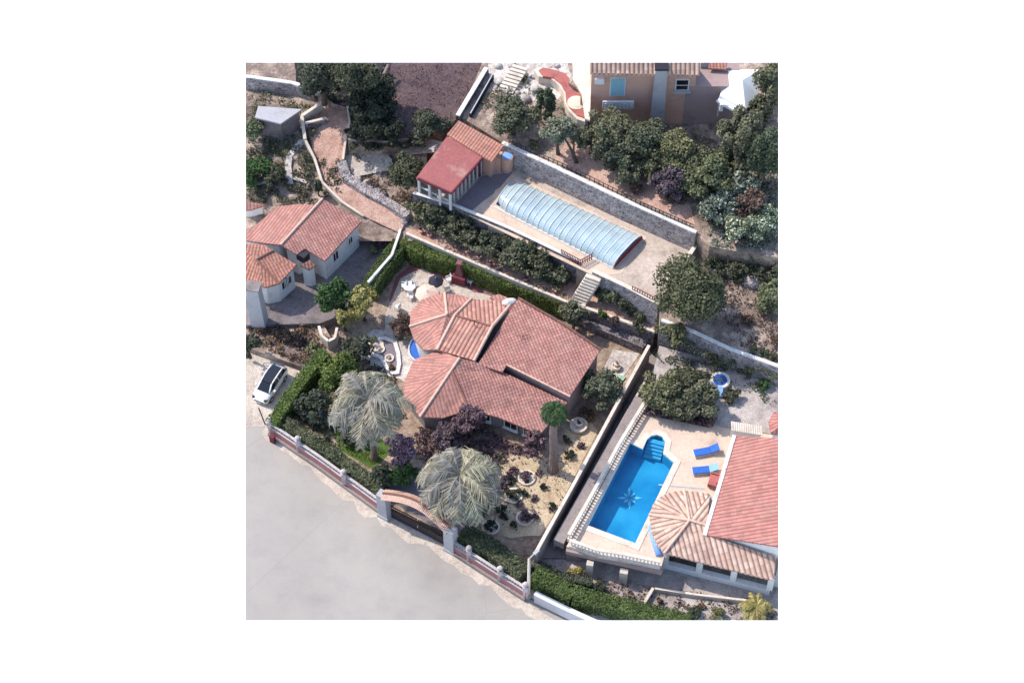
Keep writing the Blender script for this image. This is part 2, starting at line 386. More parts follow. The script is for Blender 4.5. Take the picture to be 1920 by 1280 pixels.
terrace('path_terrace', PATHT, 2.8, M['path'], -1.5)
# pool terrace with the roofed pool sunk into it
POOL_L = [(968,344), (1196,450), (1148,497), (930,384), (938,362)]
POOLT = [(776,366), (850,388), (1060,484), (1238,575), (1300,482), (1290,440), (1000,250), (862,222)]
terrace('pool_terrace', POOLT, 6.0, M['deck2'], -1.4, [POOL_L])
terrace('upper_garden', [(862,218), (942,268), (1306,438), (1330,462), (1420,478), (1540,490), (1540,80), (920,80)], 8.4, M['soil2'], -1.3)
terrace('woodland_ground', [(380,146), (470,146), (547,158), (602,176), (618,190), (652,198), (660,235), (652,262), (742,266), (790,252), (862,222), (930,80), (380,80)], 7.0, M['soil2'], -1.2)
sheet('woodland_shade', wavy([(540,80), (556,150), (612,182), (652,200), (659,235), (653,260), (742,263), (760,235), (700,190), (735,140), (742,80)], 5, 7), 7.012, M['dark'])  # woodland shade painted as a dark ground sheet
sheet('earth_and_shade', wavy([(742,80), (730,140), (705,190), (762,236), (742,263), (790,250), (858,222), (915,125), (925,80)], 5, 7, 5), 7.02, M['litter'])  # violet earth, partly darkened for the woodland shade lying over it
# left hillside: a rough slope
def patch(name, x0, x1, y0f, y1f, mt, nx=60, ny=60, amp=.25, dz=0, kind='structure'):
    m = MB(); vs = []
    for j in range(ny+1):
        for i in range(nx+1):
            px = lerp(x0, x1, i/nx); py = lerp(y0f(px), y1f(px), j/ny); z = zl(px, py) + dz
            z += amp * noise.fractal(Vector((px*.04, py*.05, 1)), 1, 2, 4); vs.append(P(px, py, z))
    m.add(vs, [(j*(nx+1)+i, (j+1)*(nx+1)+i, (j+1)*(nx+1)+i+1, j*(nx+1)+i+1) for j in range(ny) for i in range(nx)])
    return props(m.build(name, mt, smooth=True, origin=(0,0,0)), kind=kind)
patch('hillside', 400, 800, lambda x: 130, lambda x: 452, M['soil2'])
def ribbon(name, left, right, dz, mt, n=10, zf=zl, jag=1.5):
    m = MB(); L = []; Q = []
    def samp(pts):
        out = []
        for i in range(len(pts)-1):
            for k in range(n): t = k/n; out.append((lerp(pts[i][0], pts[i+1][0], t), lerp(pts[i][1], pts[i+1][1], t)))
        return out + [pts[-1]]
    a, b = samp(left), samp(right); vs = []
    for i, (p, q) in enumerate(zip(a, b)):
        jx = noise.noise(Vector((i*.4, dz, 3))) * jag
        for k in range(5):
            t = k/4; x, y = lerp(p[0]+jx, q[0]+jx, t), lerp(p[1], q[1], t); vs.append(P(x, y, zf(x, y) + dz))
    m.add(vs, [(i*5+k, (i+1)*5+k, (i+1)*5+k+1, i*5+k+1) for i in range(len(a)-1) for k in range(4)])
    return props(m.build(name, mt, origin=(0,0,0)), kind='structure')
ribbon('path', [(586,200), (568,225), (582,262), (590,300), (604,340), (640,376), (680,404), (722,424), (750,437)],
       [(650,200), (655,230), (648,262), (641,292), (640,318), (664,350), (700,378), (738,396), (762,412)], .16, M['path'])
ribbon('garden_path', [(560,262), (538,290), (534,310), (536,345)], [(578,262), (548,293), (546,312), (550,345)], .17, M['pale'])
ribbon('garden_path', [(470,345), (500,338), (536,326), (575,338)], [(470,350), (500,343), (536,332), (575,344)], .19, M['pale'])
ribbon('clearing', [(648,292), (640,310), (662,332)], [(718,278), (735,300), (738,318)], .2, M['verge'])
terrace('left_plot', [(380,428), (600,400), (668,398), (752,436), (698,528), (640,590), (600,606), (380,612)], 1.2, M['dk_tone'], -1.1)  # courtyard paving darkened to stand for the shade of the villa walls
terrace('left_garden', [(380,600), (600,598), (625,640), (590,668), (572,690), (460,650), (380,650)], .7, M['soil2'], -1.05)
sheet('driveway', [(380,655), (500,640), (566,668), (590,690), (520,790), (500,800), (380,800)], .016, M['verge'])

# paving inside the plots
sheet('patio', [(790,480), (862,498), (905,545), (1000,590), (860,640), (740,600), (730,560), (742,520)], .612, M['terr'])
sheet('patio_paving', wavy([(752,520), (790,505), (850,530), (930,560), (900,640), (720,640), (722,590), (735,560)], 4, 8, 2), .622, M['verge'])
sheet('pond_paving', wavy([(668,640), (700,618), (745,618), (775,640), (785,700), (760,715), (720,700), (672,665)], 4, 8, 4), .63, M['pale'])
sheet('sand_bed', wavy([(925,880), (965,850), (1010,862), (1050,850), (1062,800), (1110,790), (1120,810), (1048,950), (1012,1005), (960,1008), (905,990), (885,960)], 4, 6, 6), .625, M['sand'])
sheet('driveway', [(720,930), (760,880), (900,860), (930,880), (880,985), (850,1010)], .62, M['grey_pave'])
sheet('lawn_soil', [(600,775), (640,768), (740,840), (700,880), (640,845)], .615, M['turf'])
sheet('patio_paving', [(1150,655), (1200,662), (1160,720), (1120,712)], .64, M['pale'])
sheet('pool_coping', [(945,336), (965,331), (1210,446), (1160,508), (1145,510), (905,392)], 6.012, M['deck'])  # replaced below by ring pieces
bpy.data.objects.remove(bpy.data.objects['pool_coping'])
def ring(name, outer, inner, z, mt, parent=None):
    m = MB(); m.prism([P(*p, z) for p in outer], z - .08, [[P(*p, z) for p in inner]]); return m.build(name, mt, parent)
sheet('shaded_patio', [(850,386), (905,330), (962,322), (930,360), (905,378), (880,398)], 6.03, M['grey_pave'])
sheet('garden_bed', [(1206,775), (1330,800), (1338,785), (1215,760)], 3.34, M['dark'])
sheet('rocky_ground', wavy([(915,118), (960,110), (1060,108), (1075,150), (1030,205), (1005,190), (960,180), (920,165)], 5, 8, 9), 8.43, M['pale'])
sheet('bare_ground', wavy([(1060,270), (1110,280), (1180,330), (1290,370), (1305,425), (1250,400), (1120,345), (1040,300)], 5, 8, 11), 8.44, M['path'])

# ---------------------------------------------------------------- walls, fences
def wall_line(name, pts, ztop, h, th, mt, label, cat, capm=None, capw=None, zs=None, group=None):
    """pts = pixels of the wall's top line"""
    root = empty(name, P(*pts[0], ztop) - Vector((0,0,h)), label, cat, group); m = MB(); c = MB()
    for i in range(len(pts)-1):
        za = zs[i] if zs else ztop; zb_ = zs[i+1] if zs else ztop
        m.beam(P(*pts[i], za), P(*pts[i+1], zb_), th, h)
        if capm: c.beam(P(*pts[i], za) + Vector((0,0,.12)), P(*pts[i+1], zb_) + Vector((0,0,.12)), capw or th + .12, .118)
    m.build('wall_face', mt, root)
    if capm: c.build('coping', capm, root, bevel=.02)
    return root
wall_line('stone_wall', [(942,268), (1040,313), (1170,375), (1306,436)], 8.75, 3.6, .5, M['stone'], 'long rubble retaining wall with white coping behind the roofed pool', 'wall', M['capw'], .42)
wall_line('stone_wall', [(1306,436), (1303,462), (1272,510)], 6.7, 2.0, .4, M['stone'], 'short stone wall with cream coping at the far right end of the upper pool terrace', 'wall', M['coping'], .4)
wall_line('stone_wall', [(1240,600), (1300,622), (1370,655), (1480,694)], 5.9, 3.4, .45, M['stone'], 'stone retaining wall with pale coping below the big round tree', 'wall', M['capw'], .35)
wall_line('stone_wall', [(1068,568), (1100,578), (1228,622)], 3.0, 2.6, .45, M['stone_d'], 'rough stone retaining wall behind the tiled main house', 'wall', M['coping'], .3)
wall_line('stone_wall', [(440,144), (470,145), (547,156), (604,173)], 7.25, 2.3, .5, M['stone'], 'grey stone retaining wall with white coping in the upper left corner', 'wall', M['capw'], .4)
wall_line('stone_wall', [(640,302), (650,330), (690,358), (730,380), (766,402)], 4, 2.2, .9, M['stone'], 'crumbling grey rubble wall between the salmon path and the dry clearing', 'wall', zs=[5.2, 4.7, 4.2, 3.9, 3.9])
wall_line('boundary_wall', [(775,362), (850,384), (955,428), (1085,490)], 6.35, 3.5, .25, M['stone_d'], 'long dark stone wall with white rim along the front of the upper pool terrace', 'wall', M['capw'], .3)
wall_line('boundary_wall', [(1112,508), (1170,535), (1236,570)], 6.35, 3.5, .35, M['stone'], 'grey stone wall with cream rim at the right front of the upper pool terrace', 'wall', M['coping'], .4)
wall_line('curb_wall', [(762,438), (850,476), (960,523), (1062,566), (1098,574)], 3.1, .6, .22, M['cream'], 'thin cream curb along the top of the long clipped hedge', 'wall', M['coping'], .28)
wall_line('boundary_wall', [(757,410), (748,440), (735,478), (690,530)], 2.8, 1.9, .2, M['plaster'], 'thin white wall between the left villa and the clipped hedge', 'wall', M['capw'], .26)
wall_line('boundary_wall', [(1217,648), (1150,770), (1080,900), (1005,1035)], 3.4, 2.9, .28, M['mauve'], 'long straight wall with pale coping dividing the rock garden from the lane', 'wall', M['coping'], .3)
wall_line('lane_wall', [(1214,708), (1180,766), (1040,1012)], 2.5, 1.9, .22, M['mauve'], 'lower mauve wall running along the right side of the narrow lane', 'wall', M['cream'], .2)
wall_line('channel_wall', [(912,128), (858,218)], 9.0, 2.6, .4, M['stone_d'], 'straight grey wall with white coping running up from the pool house', 'wall', M['capw'], .45)
wall_line('channel_wall', [(924,140), (882,214)], 8.9, 1.2, .25, M['dark_metal'], 'dark metal edged channel beside the straight grey wall', 'wall', M['grey_metal'], .12)
wall_line('boundary_wall', [(1003,1112), (1060,1140), (1130,1172)], 1.6, 1.4, .3, M['plaster_g'], 'grey white rendered wall by the road at the bottom of the picture', 'wall', M['plaster'], .42)
wall_line('garden_edging', [(1225,1102), (1207,1132)], .95, .5, .25, M['cream'], 'short cream edging of the bed below the arcade', 'edging', M['coping'], .25)
wall_line('garden_edging', [(1228,1103), (1300,1114), (1440,1130)], .95, .5, .22, M['cream'], 'long cream edging running below the arcaded villa', 'edging', M['coping'], .2)
wall_line('curb_wall', [(540,662), (572,678), (590,690)], .5, .6, .3, M['cream'], 'low curved cream curb behind the parked white car', 'wall')

# front wall of the main plot: dusty red base, white rail, posts
def front_wall(pts, label, posts):
    root = empty('front_wall', P(*pts[0], 0), label, 'wall', 'front walls along the road'); b = MB(); r = MB(); s_ = MB(); st = MB()
    H = 1.3
    for i in range(len(pts)-1):
        a, c = P(*pts[i], 0), P(*pts[i+1], 0)
        b.beam(a + Vector((0,0,H)), c + Vector((0,0,H)), .35, H); st.beam(a + Vector((-.1,-.1,.45)), c + Vector((-.1,-.1,.45)), .5, .45)
        r.beam(a + Vector((0,0,H+.6)), c + Vector((0,0,H+.6)), .24, .1); r.beam(a + Vector((0,0,H+.05)), c + Vector((0,0,H+.05)), .38, .05)
        L = (c-a).length; n = int(L/.3)
        for k in range(n):
            p = a.lerp(c, (k+.5)/n); s_.box(p + Vector((0,0,H+.28)), (.10,.10,.39))
    b.build('wall_base', M['pink'], root); st.build('plinth', M['mauve'], root); r.build('rail', M['pinkw'], root, bevel=.02)
    s_.build('infill', M['plaster_g'], root)
    for p in posts:
        q = MB(); c = P(*p, 0); q.box(c + Vector((0,0,1.05)), (.42,.42,2.1)); q.box(c + Vector((0,0,2.17)), (.54,.54,.1)); q.lathe(c + Vector((0,0,2.23)), [(.1,0), (.22,.1), (.25,.22), (.18,.36), (.02,.42)], 10)
        q.build('post', M['pinkw'], root)
    return root
front_wall([(508,812), (600,874), (715,958)], 'long dusty red front wall with white rail left of the gate', [(510,813), (562,848), (647,910)])
front_wall([(848,1032), (930,1085), (988,1122)], 'shorter dusty red front wall with white rail right of the gate', [(880,1052), (938,1090), (985,1120)])

# gate with curved tiled canopy
def gate():
    pts = [(722,966), (760,985), (800,1005), (846,1030)]; base = [P(x, y, 0) for x, y in pts]
    root = empty('entrance_gate', base[1], 'entrance gate with a curved tiled canopy between two grey pillars', 'gate')
    for p, nm in ((base[0], 'a'), (base[-1], 'b')):
        q = MB(); q.box(p + Vector((0,0,1.85)), (1.0,.8,3.7), R(-32)); q.box(p + Vector((0,0,.2)), (1.15,.95,.4), R(-32)); q.build('pillar', M['plaster_g'], root, bevel=.03)
    N = 22; cl = []
    for i in range(N+1):
        t = i/N; p = base[0].lerp(base[-1], t); n = Vector((.45, .85, 0)) * (math.sin(t*math.pi) * .5); cl.append(p + n + Vector((0, 0, 3.6 + .9*math.sin(t*math.pi*.9+.2))))
    rb = MB(); tl = MB()
    for i in range(N):
        d = (cl[i+1]-cl[i]).normalized(); s_ = Vector((-d.y, d.x, 0)).normalized()
        a, b = cl[i], cl[i+1]
        vs = [a - s_*.5 - Vector((0,0,.28)), a, a + s_*.5 - Vector((0,0,.28)), b + s_*.5 - Vector((0,0,.28)), b, b - s_*.5 - Vector((0,0,.28))]
        rb.add(vs + [v - Vector((0,0,.14)) for v in vs], [(0,5,4,1), (1,4,3,2), (6,7,10,11), (7,8,9,10), (0,6,11,5), (2,3,9,8), (0,1,7,6), (1,2,8,7), (5,11,10,4), (4,10,9,3)])
        for k in (.25, .75):
            c = a.lerp(b, k)
            for sg in (-1, 1): tl.tube([c + Vector((0,0,.03)), c + s_*(sg*.56) - Vector((0,0,.27))], .085, 6)
    rb.build('canopy', M['roofD'], root); tl.build('canopy_tiles', M['cap'], root)
    rp = MB(); rp.tube([c + Vector((0,0,.06)) for c in cl], .12, 8); rp.build('ridge_cap', M['roofD'], root)
    for k in (0, 1):
        q = MB(); a, b = base[0].lerp(base[-1], .1 + .41*k), base[0].lerp(base[-1], .49 + .41*k)
        q.beam(a + Vector((.05,.1,2.1)), b + Vector((.05,.1,2.1)), .07, .12); q.beam(a + Vector((.05,.1,.25)), b + Vector((.05,.1,.25)), .07, .12)
        q.beam(a + Vector((.05,.1,1.2)), b + Vector((.05,.1,1.2)), .05, 1.0)
        for j in range(14):
            c = a.lerp(b, j/13); q.box(c + Vector((.05,.1,1.12)), (.05,.05,1.95), R(-32))
        q.build('gate_leaf', M['dark_metal'], root)
    q = MB(); q.box(base[0].lerp(base[-1], .5) + Vector((0,-.08,1.15)), (.06,.12,.2)); q.build('handle', M['grey_metal'], root)
gate()

# ---------------------------------------------------------------- buildings
def offset_loop(pts, d):
    """inset a world loop by d metres (2D), keeping z"""
    n = len(pts); area = sum(pts[i].x*pts[(i+1) % n].y - pts[(i+1) % n].x*pts[i].y for i in range(n)); sg = 1 if area > 0 else -1; out = []
    for i in range(n):
        a, b, c = pts[i-1], pts[i], pts[(i+1) % n]
        d1 = Vector((b.x-a.x, b.y-a.y)).normalized(); d2 = Vector((c.x-b.x, c.y-b.y)).normalized()
        n1 = Vector((-d1.y, d1.x))*sg; n2 = Vector((-d2.y, d2.x))*sg; m = n1 + n2; k = m.length
        m = m / k if k > .2 else n1; s_ = d / max(.5, m.dot(n1)); out.append(Vector((b.x + m.x*s_, b.y + m.y*s_, b.z)))
    return out
def roof_part(root, faces, mt, th=.2, name='roof', flat=False, umode=None):
    m = MB(); idx = {}; edges = {}
    def vid(p):
        k = tuple(round(c, 3) for c in p)
        if k not in idx: idx[k] = len(m.v); m.v.append(Vector(p))
        return idx[k]
    tops = []
    for f in faces:
        pts = [P(*p) for p in f]; nrm = Vector((0,0,0))
        for i in range(1, len(pts)-1): nrm += (pts[i]-pts[0]).cross(pts[i+1]-pts[0])
        if nrm.z < 0: pts.reverse(); nrm = -nrm
        nrm.normalize(); dn = Vector((0,0,-1)) - nrm * (-nrm.z)
        dn = dn.normalized() if dn.length > .02 else Vector((.5,-.85,0)).normalized()
        if umode: dn = (Vector(umode) - nrm * nrm.dot(Vector(umode))).normalized()
        ac = nrm.cross(dn); ids = [vid(p) for p in pts]
        if len(ids) > 4:
            tr = tessellate_polygon([[Vector((p.x, p.y, 0)) for p in pts]]); sub = []
            for t in tr:
                a, b, c = (pts[i] for i in t); t = list(t)
                if (b-a).cross(c-a).z < 0: t = t[::-1]
                sub.append(t)
        else: sub = [list(range(len(ids)))]
        for t in sub:
            m.uv[len(m.f)] = [(pts[i].dot(ac), pts[i].dot(dn)) for i in t]; m.f.append([ids[i] for i in t])
        for i in range(len(ids)): edges[(ids[i], ids[(i+1) % len(ids)])] = 1
        tops.append(ids)
    nv = len(m.v); m.v += [v - Vector((0,0,th)) for v in m.v[:nv]]
    nf = len(m.f)
    for fi in range(nf): m.f.append([i + nv for i in reversed(m.f[fi])]); m.uv[len(m.f)-1] = list(reversed(m.uv[fi]))
    for (a, b) in edges:
        if (b, a) not in edges:
            L = (m.v[a]-m.v[b]).length; m.f.append([a, a+nv, b+nv, b]); m.uv[len(m.f)-1] = [(0,0), (0,th), (L,th), (L,0)]
    return m.build(name, mt, root)
def walls_part(root, loop, z0, mt, inset=.45, drop=.12, name='wall'):
    pts = offset_loop([P(*p) for p in loop], inset); m = MB()
    n = len(pts); area = sum(pts[i].x*pts[(i+1) % n].y - pts[(i+1) % n].x*pts[i].y for i in range(n))
    if area < 0: pts.reverse()
    for i in range(n):
        a, b = pts[i], pts[(i+1) % n]; k = Vector((0,0,drop))
        A, B = Vector((a.x, a.y, z0)), Vector((b.x, b.y, z0)); m.add([A, B, b-k, a-k], [(0,1,2,3)])
    o = m.build(name, mt, root); return o, pts
def caps(root, lines, mt, r=.14, name='ridge_cap'):
    out = []
    for l in lines:
        m = MB(); pts = [P(*p) + Vector((0,0,.05)) for p in l]; q = []
        for i in range(len(pts)-1):
            n = max(2, int((pts[i+1]-pts[i]).length/.45))
            for k in range(n): a = pts[i].lerp(pts[i+1], k/n); b = pts[i].lerp(pts[i+1], (k+1.12)/n); m.tube([a, b], [r*.86, r], 7)
        out.append(m.build(name, mt, root))
    return out
def window(root, a, b, t, z, w_, h_, frame=None, glass=None, name='window', sill=True, off=.03):
    """on the wall from world point a to b (seen from outside left to right)"""
    d = Vector((b.x-a.x, b.y-a.y, 0)).normalized(); n = Vector((d.y, -d.x, 0)); c = Vector((lerp(a.x, b.x, t), lerp(a.y, b.y, t), z)); rz = math.atan2(d.y, d.x)
    fr = MB()
    for sx in (-1, 1): fr.box(c + d*(sx*w_/2) + n*off, (.09,.12,h_+.09), rz)
    for sz in (-1, 1): fr.box(c + Vector((0,0,sz*h_/2)) + n*(off+.002), (w_-.09,.12,.09), rz)
    fr.box(c + n*off, (.05,.09,h_-.09), rz)
    f = fr.build(name, frame or M['plaster'], root)
    g = MB(); g.box(c + n*(off-.01), (w_-.02,.05,h_-.02), rz); g.build('pane', glass or M['dglass'], f)
    if sill:
        s_ = MB(); s_.box(c + n*(off+.08) - Vector((0,0,h_/2+.1)), (w_+.25,.25,.08), rz); s_.build('sill', M['plaster'], f)
    return f
def edge_near(pts, px, py, z):
    """the wall edge whose middle is nearest the survey point"""
    q = P(px, py, z); best = None
    for i in range(len(pts)):
        a, b = pts[i], pts[(i+1) % len(pts)]; ab = Vector((b.x-a.x, b.y-a.y)); t = max(.05, min(.95, Vector((q.x-a.x, q.y-a.y)).dot(ab)/max(1e-6, ab.length_squared)))
        d = (Vector((a.x, a.y)) + ab*t - Vector((q.x, q.y))).length
        if (-ab.x) > ab.length*.35: continue      # only walls that face the valley
        if best is None or d < best[0]: best = (d, a, b, t)
    return best[1:]

# --- main house
mh = empty('villa', P(930, 730, .6), 'central villa with several salmon clay tiled roofs joined at odd angles', 'house')
ZG = .6
# A: octagonal hip, upper left
ap = (838,590,5.6)
A = [(768,612,4.0), (770,583,4.0), (790,562,4.0), (822,550,4.0), (862,552,4.0), (884,560,4.6), (850,610,5.0), (818,655,4.6), (795,656,4.0), (776,636,4.0)]
roof_part(mh, [[ap, A[i], A[i+1]] for i in range(4)] + [[ap, A[4], A[5]], [ap, A[5], A[6]], [ap, A[6], A[7]]] + [[ap, A[7], A[8]], [ap, A[8], A[9]], [ap, A[9], A[0]]], M['roofA'])
walls_part(mh, A, ZG, M['plaster'])
caps(mh, [[ap, (834,551,4.02)], [A[5], A[7]], [ap, (769,612,4.02)]], M['cap'])
# B: gable of barrel tiles
B0, B1, B2, B3, B4, B5 = (884,560,4.75), (968,560,5.3), (923,612,5.6), (853,591,5.3), (889,676,4.6), (820,655,4.7)
B1 = (962,566,5.0)
roof_part(mh, [[B0, B1, B2, B3], [B3, B2, B4, B5]], M['roofB'])
walls_part(mh, [B0, B1, B2, B4, B5, B3], ZG, M['plaster_g'])
caps(mh, [[B0, B3, B5], [B1, B2, B4]], M['cap'], .17); caps(mh, [[B3, B2]], M['roofA'], .1)
# small roof and chimney-like white hood behind
roof_part(mh, [[(918,557,4.4), (935,551,4.4), (962,562,4.6), (940,572,4.7)]], M['roofA']); walls_part(mh, [(918,557,4.4), (935,551,4.4), (962,562,4.6), (940,572,4.7)], ZG, M['plaster_g'], .2)
q = MB(); q.lathe(P(955,567,5.1), [(.1,0), (.75,.02), (.7,.18), (.3,.34), (.05,.38)], 14, sx=1.0, sy=.55, rz=R(15)); q.build('roof_dome', M['capw'], mh, smooth=True)
# C: the big fine-tiled slope
Cc = [(972,559,5.6), (1050,604,5.6), (1126,655,5.5), (1098,698,5.0), (1068,743,4.4), (1010,714,4.45), (950,684,4.5), (942,697,4.4), (896,682,4.4), (934,620,5.0)]
roof_part(mh, [Cc], M['roofC'], umode=(.35,-1,0)); walls_part(mh, Cc, ZG, M['mauvep'], .2)
caps(mh, [[(972,559,5.65), (1050,604,5.65), (1126,655,5.55)]], M['roofC'], .13)
caps(mh, [[(950,684,4.52), (1010,714,4.47), (1068,743,4.42)]], M['cap'], .1)
# D: lower hipped wing
D = [(822,657,4.2), (862,671,5.0), (848,695,4.7), (788,781,3.4), (757,742,3.4), (757,716,3.4), (776,674,3.4)]
roof_part(mh, [[D[1], D[0], D[6]], [D[1], D[6], D[5]], [D[1], D[5], D[4]], [D[1], D[4], D[3]], [D[1], D[3], D[2]], [D[2], D[3], (830,783,3.2)], [D[2], (830,783,3.2), (880,768,3.3), (868,742,3.7)]], M['roofA'])
Dl = [D[1], (905,682,4.45), (935,695,3.95), (948,699,3.85), (1040,743,3.5), (1064,754,3.4), (1012,814,3.0), (935,782,3.1), (880,768,3.2), (868,742,3.7), D[2]]
roof_part(mh, [Dl], M['roofC'], umode=(.35,-1,0))
walls_part(mh, [D[0], D[1], (935,695,3.95), (1040,743,3.5), (1064,754,3.4), (1012,814,3.0), (935,782,3.1), (880,768,3.2), (830,783,3.2), D[3], D[4], D[5], D[6]], ZG, M['mauve'], .6)
caps(mh, [[D[1], D[3]]], M['cap'], .15); caps(mh, [[D[2], (868,742,3.72), (880,768,3.22)]], M['roofA'], .12)
fw = [P(1012,814,3.0), P(935,782,3.1), P(880,768,3.2), P(830,783,3.2)]
ofs = Vector((0, .5, 0))
window(mh, fw[1]+ofs, fw[0]+ofs, .75, 2.0, 1.1, 1.3); window(mh, fw[1]+ofs, fw[0]+ofs, .3, 2.0, 1.3, 1.3); window(mh, fw[2]+ofs, fw[1]+ofs, .5, 2.0, 1.2, 1.2)
q = MB(); q.box(P(941,691,3.2), (.9,.8,1.0), R(-25)); q.build('recess_shade_box', M['dark_metal'], mh)  # solid dark box standing in for the shade of the roof notch
# TV aerials and roof clutter
for (x, y, z) in ((890,612,5.3), (980,640,4.6)):
    m = MB(); b = P(x, y, z); m.tube([b - Vector((0,0,.2)), b + Vector((0,0,.9))], .03, 6); m.tube([b + Vector((-.5,0,.85)), b + Vector((.5,0.1,.85))], .02, 5)
    for k in range(5): m.tube([b + Vector((-.45+k*.22,-.25,.85)), b + Vector((-.45+k*.22,.25,.85))], .012, 4)
    m.build('aerial', M['dark_metal'], mh)

# --- left villa
lh = empty('villa', P(580, 520, 1.2), 'white walled left villa with salmon tiled roofs and a tall grey chimney', 'house')
R1 = [(605,373,5.6), (678,414,5.0), (609,489,4.6), (572,466,4.9), (556,477,4.8), (527,459,5.2)]
roof_part(lh, [R1], M['roofC'], umode=(.55,-1,0)); caps(lh, [[R1[0], R1[5]]], M['cap'], .16)
_, lw = walls_part(lh, R1, 1.2, M['plaster'], .3)
a, b, t = edge_near(lw, 632, 505, 2.9)
window(lh, a, b, .3, 3.3, .8, 1.3, sill=False); window(lh, a, b, .75, 3.4, .6, .9, sill=False)
R2 = [(520,387,5.0), (556,383,5.3), (590,384,5.6), (524,459,5.3), (497,456,5.2), (440,448,5.0), (440,440,4.8), (480,422,4.8)]
roof_part(lh, [R2], M['roofA'], umode=(-.5,-.9,0)); walls_part(lh, R2, 1.2, M['plaster'], .3)
R3 = [(440,455,5.4), (497,460,5.4), (512,470,5.3), (556,496,4.6), (523,531,4.3), (498,538,4.2), (480,532,4.2), (440,520,4.2)]
apx = (480,487,5.2)
roof_part(lh, [[apx, R3[i], R3[(i+1) % 8]] for i in range(8)], M['roofD']); caps(lh, [[apx, R3[4]], [apx, R3[2]]], M['roofA'], .12)
_, lw3 = walls_part(lh, R3, .8, M['plaster'], .25)
a, b, t = edge_near(lw3, 545, 560, 2.0)
window(lh, a, b, .35, 3.1, .8, 1.2, sill=False); window(lh, a, b, .62, 3.1, .8, 1.2, sill=False)
ch = MB(); cb = P(487, 607, .8); ch.box(cb + Vector((0,0,2.9)), (1.5,1.2,5.8), R(-12), taper=.8); co = ch.build('chimney', M['plaster_g'], lh)
ch = MB(); ch.box(cb + Vector((0,0,5.88)), (1.4,1.15,.16), R(-12)); ch.build('chimney_cap', M['mauve'], co)
ch = MB(); ch.box(P(568,480,4.3), (1.0,.8,.9), R(-35)); ch.build('recess_shade_box', M['dark_metal'], lh)  # dark block in place of the shaded recess between the roofs
roof_part(lh, [[(562,497,4.4), (580,488,4.6), (592,497,4.2), (580,505,4.0)]], M['roofD'], name='porch_roof')
walls_part(lh, [(562,497,4.4), (580,488,4.6), (592,497,4.2), (580,505,4.0)], 1.2, M['plaster'], .1)
roof_part(lh, [[(440,380,4.2), (465,378,4.2), (498,384,4.0), (470,393,3.8), (440,394,3.8)]], M['roofA'], name='porch_roof')
walls_part(lh, [(440,380,4.2), (465,378,4.2), (498,384,4.0), (470,393,3.8), (440,394,3.8)], 1.0, M['plaster'], .2)
for x, y in ((478,408), (488,400)):
    pass

# --- upper villa
uh = empty('villa', P(1210, 235, 8.4), 'peach walled upper villa with pale barrel tiles, teal shutters and balcony', 'house')
zt = 16.0
UR = [(1107,100,zt+1.4), (1316,100,zt+1.4), (1312,141,zt), (1107,137,zt)]
roof_part(uh, [UR], M['roofE'], umode=(0,-1,0))
def pz(px, py, y):   # point on bearing (px, py) at world depth y
    d = FWD + RTV*((px-960)/FPX) - UPV*((py-640)/FPX); return CAMP + d*((y - CAMP.y)/d.y)
yf = P(1210, 139, zt).y + .6
m = MB(); xa, xb = P(1110,138,zt).x, P(1308,140,zt).x
m.box(((xa+xb)/2, yf + 3, (zt + 8.0)/2 - .1), (xb-xa, 6, zt - 8.0 - .1)); m.build('wall', M['peach'], uh)
def on_face(px, py): return pz(px, py, yf)
def facebox(nm, px, py, w_, h_, dp, mt_, par=uh, off=0):
    c = on_face(px, py); m = MB(); m.box((c.x, yf - dp/2 - off, c.z), (w_, dp, h_)); return m.build(nm, mt_, par)
f = facebox('window', 1158,162, 1.5, 2.5, .08, M['plaster']); [facebox('shutter', 1158 + k*6.6, 162, .6, 2.3, .05, M['teal'], f, .082) for k in (-1, 1)]
f = facebox('window', 1279,158, 1.35, 1.5, .1, M['plaster']); facebox('pane', 1279,158, 1.1, 1.25, .04, M['dglass'], f, .102)
facebox('glazing_bar', 1279,158, 1.1, .07, .03, M['plaster'], f, .145); facebox('sill', 1279,169, 1.6, .14, .3, M['plaster_g'], f, .11)
bl = facebox('balcony', 1158,189, 3.0, .18, 1.1, M['plaster_g'])
for px in (1130,1137,1144,1151,1158,1165,1172,1179,1186):
    c = on_face(px, 189); m = MB(); m.box((c.x, yf - 1.04, c.z + .5), (.12,.08,.84)); m.build('balcony_post', M['plaster'], bl)
c = on_face(1158,189); m = MB(); m.box((c.x, yf-1.04, c.z+.98), (3.0,.12,.11)); m.box((c.x, yf-1.06, c.z+.42), (2.9,.04,.55)); m.build('balcony_rail', M['plaster'], bl)
facebox('air_conditioner', 1124,149, .9, .7, .35, M['plaster']); 
m = MB(); c = on_face(1234,190); m.box((c.x, yf-.35, (8.3+16.6)/2), (1.35,.7,16.6-8.3), taper=.85); cm = m.build('chimney', M['plaster_g'], uh)
m = MB(); m.box((c.x, yf-.35, 16.7), (1.3,.9,.2)); m.build('chimney_cap', M['dark_metal'], cm)
# right wing with terrace wall
c = P(1345, 245, 8.4); m = MB(); m.box((c.x - .75, yf + 2.45, 11.0), (5.3, 4.95, 5.4)); m.build('wall', M['mauvep'], uh)  # peach dulled to mauve, bluish shadow painted into the wall colour
m = MB(); m.box((P(1330,120,14).x, yf+4, 13.8), (2.2,3,4.5)); m.build('tower_wall', M['plaster_g'], uh)
for px, py in ((1352,205), (1378,214)):
    c = P(px, py, 13.6); m = MB(); m.box(c + Vector((0,0,.3)), (.3,.3,.9)); m.build('parapet_post', M['plaster'], uh)
roof_part(uh, [[(1330,112,14.5), (1365,108,14.5), (1362,130,14.2), (1328,128,14.2)]], M['roofD'], name='roof')
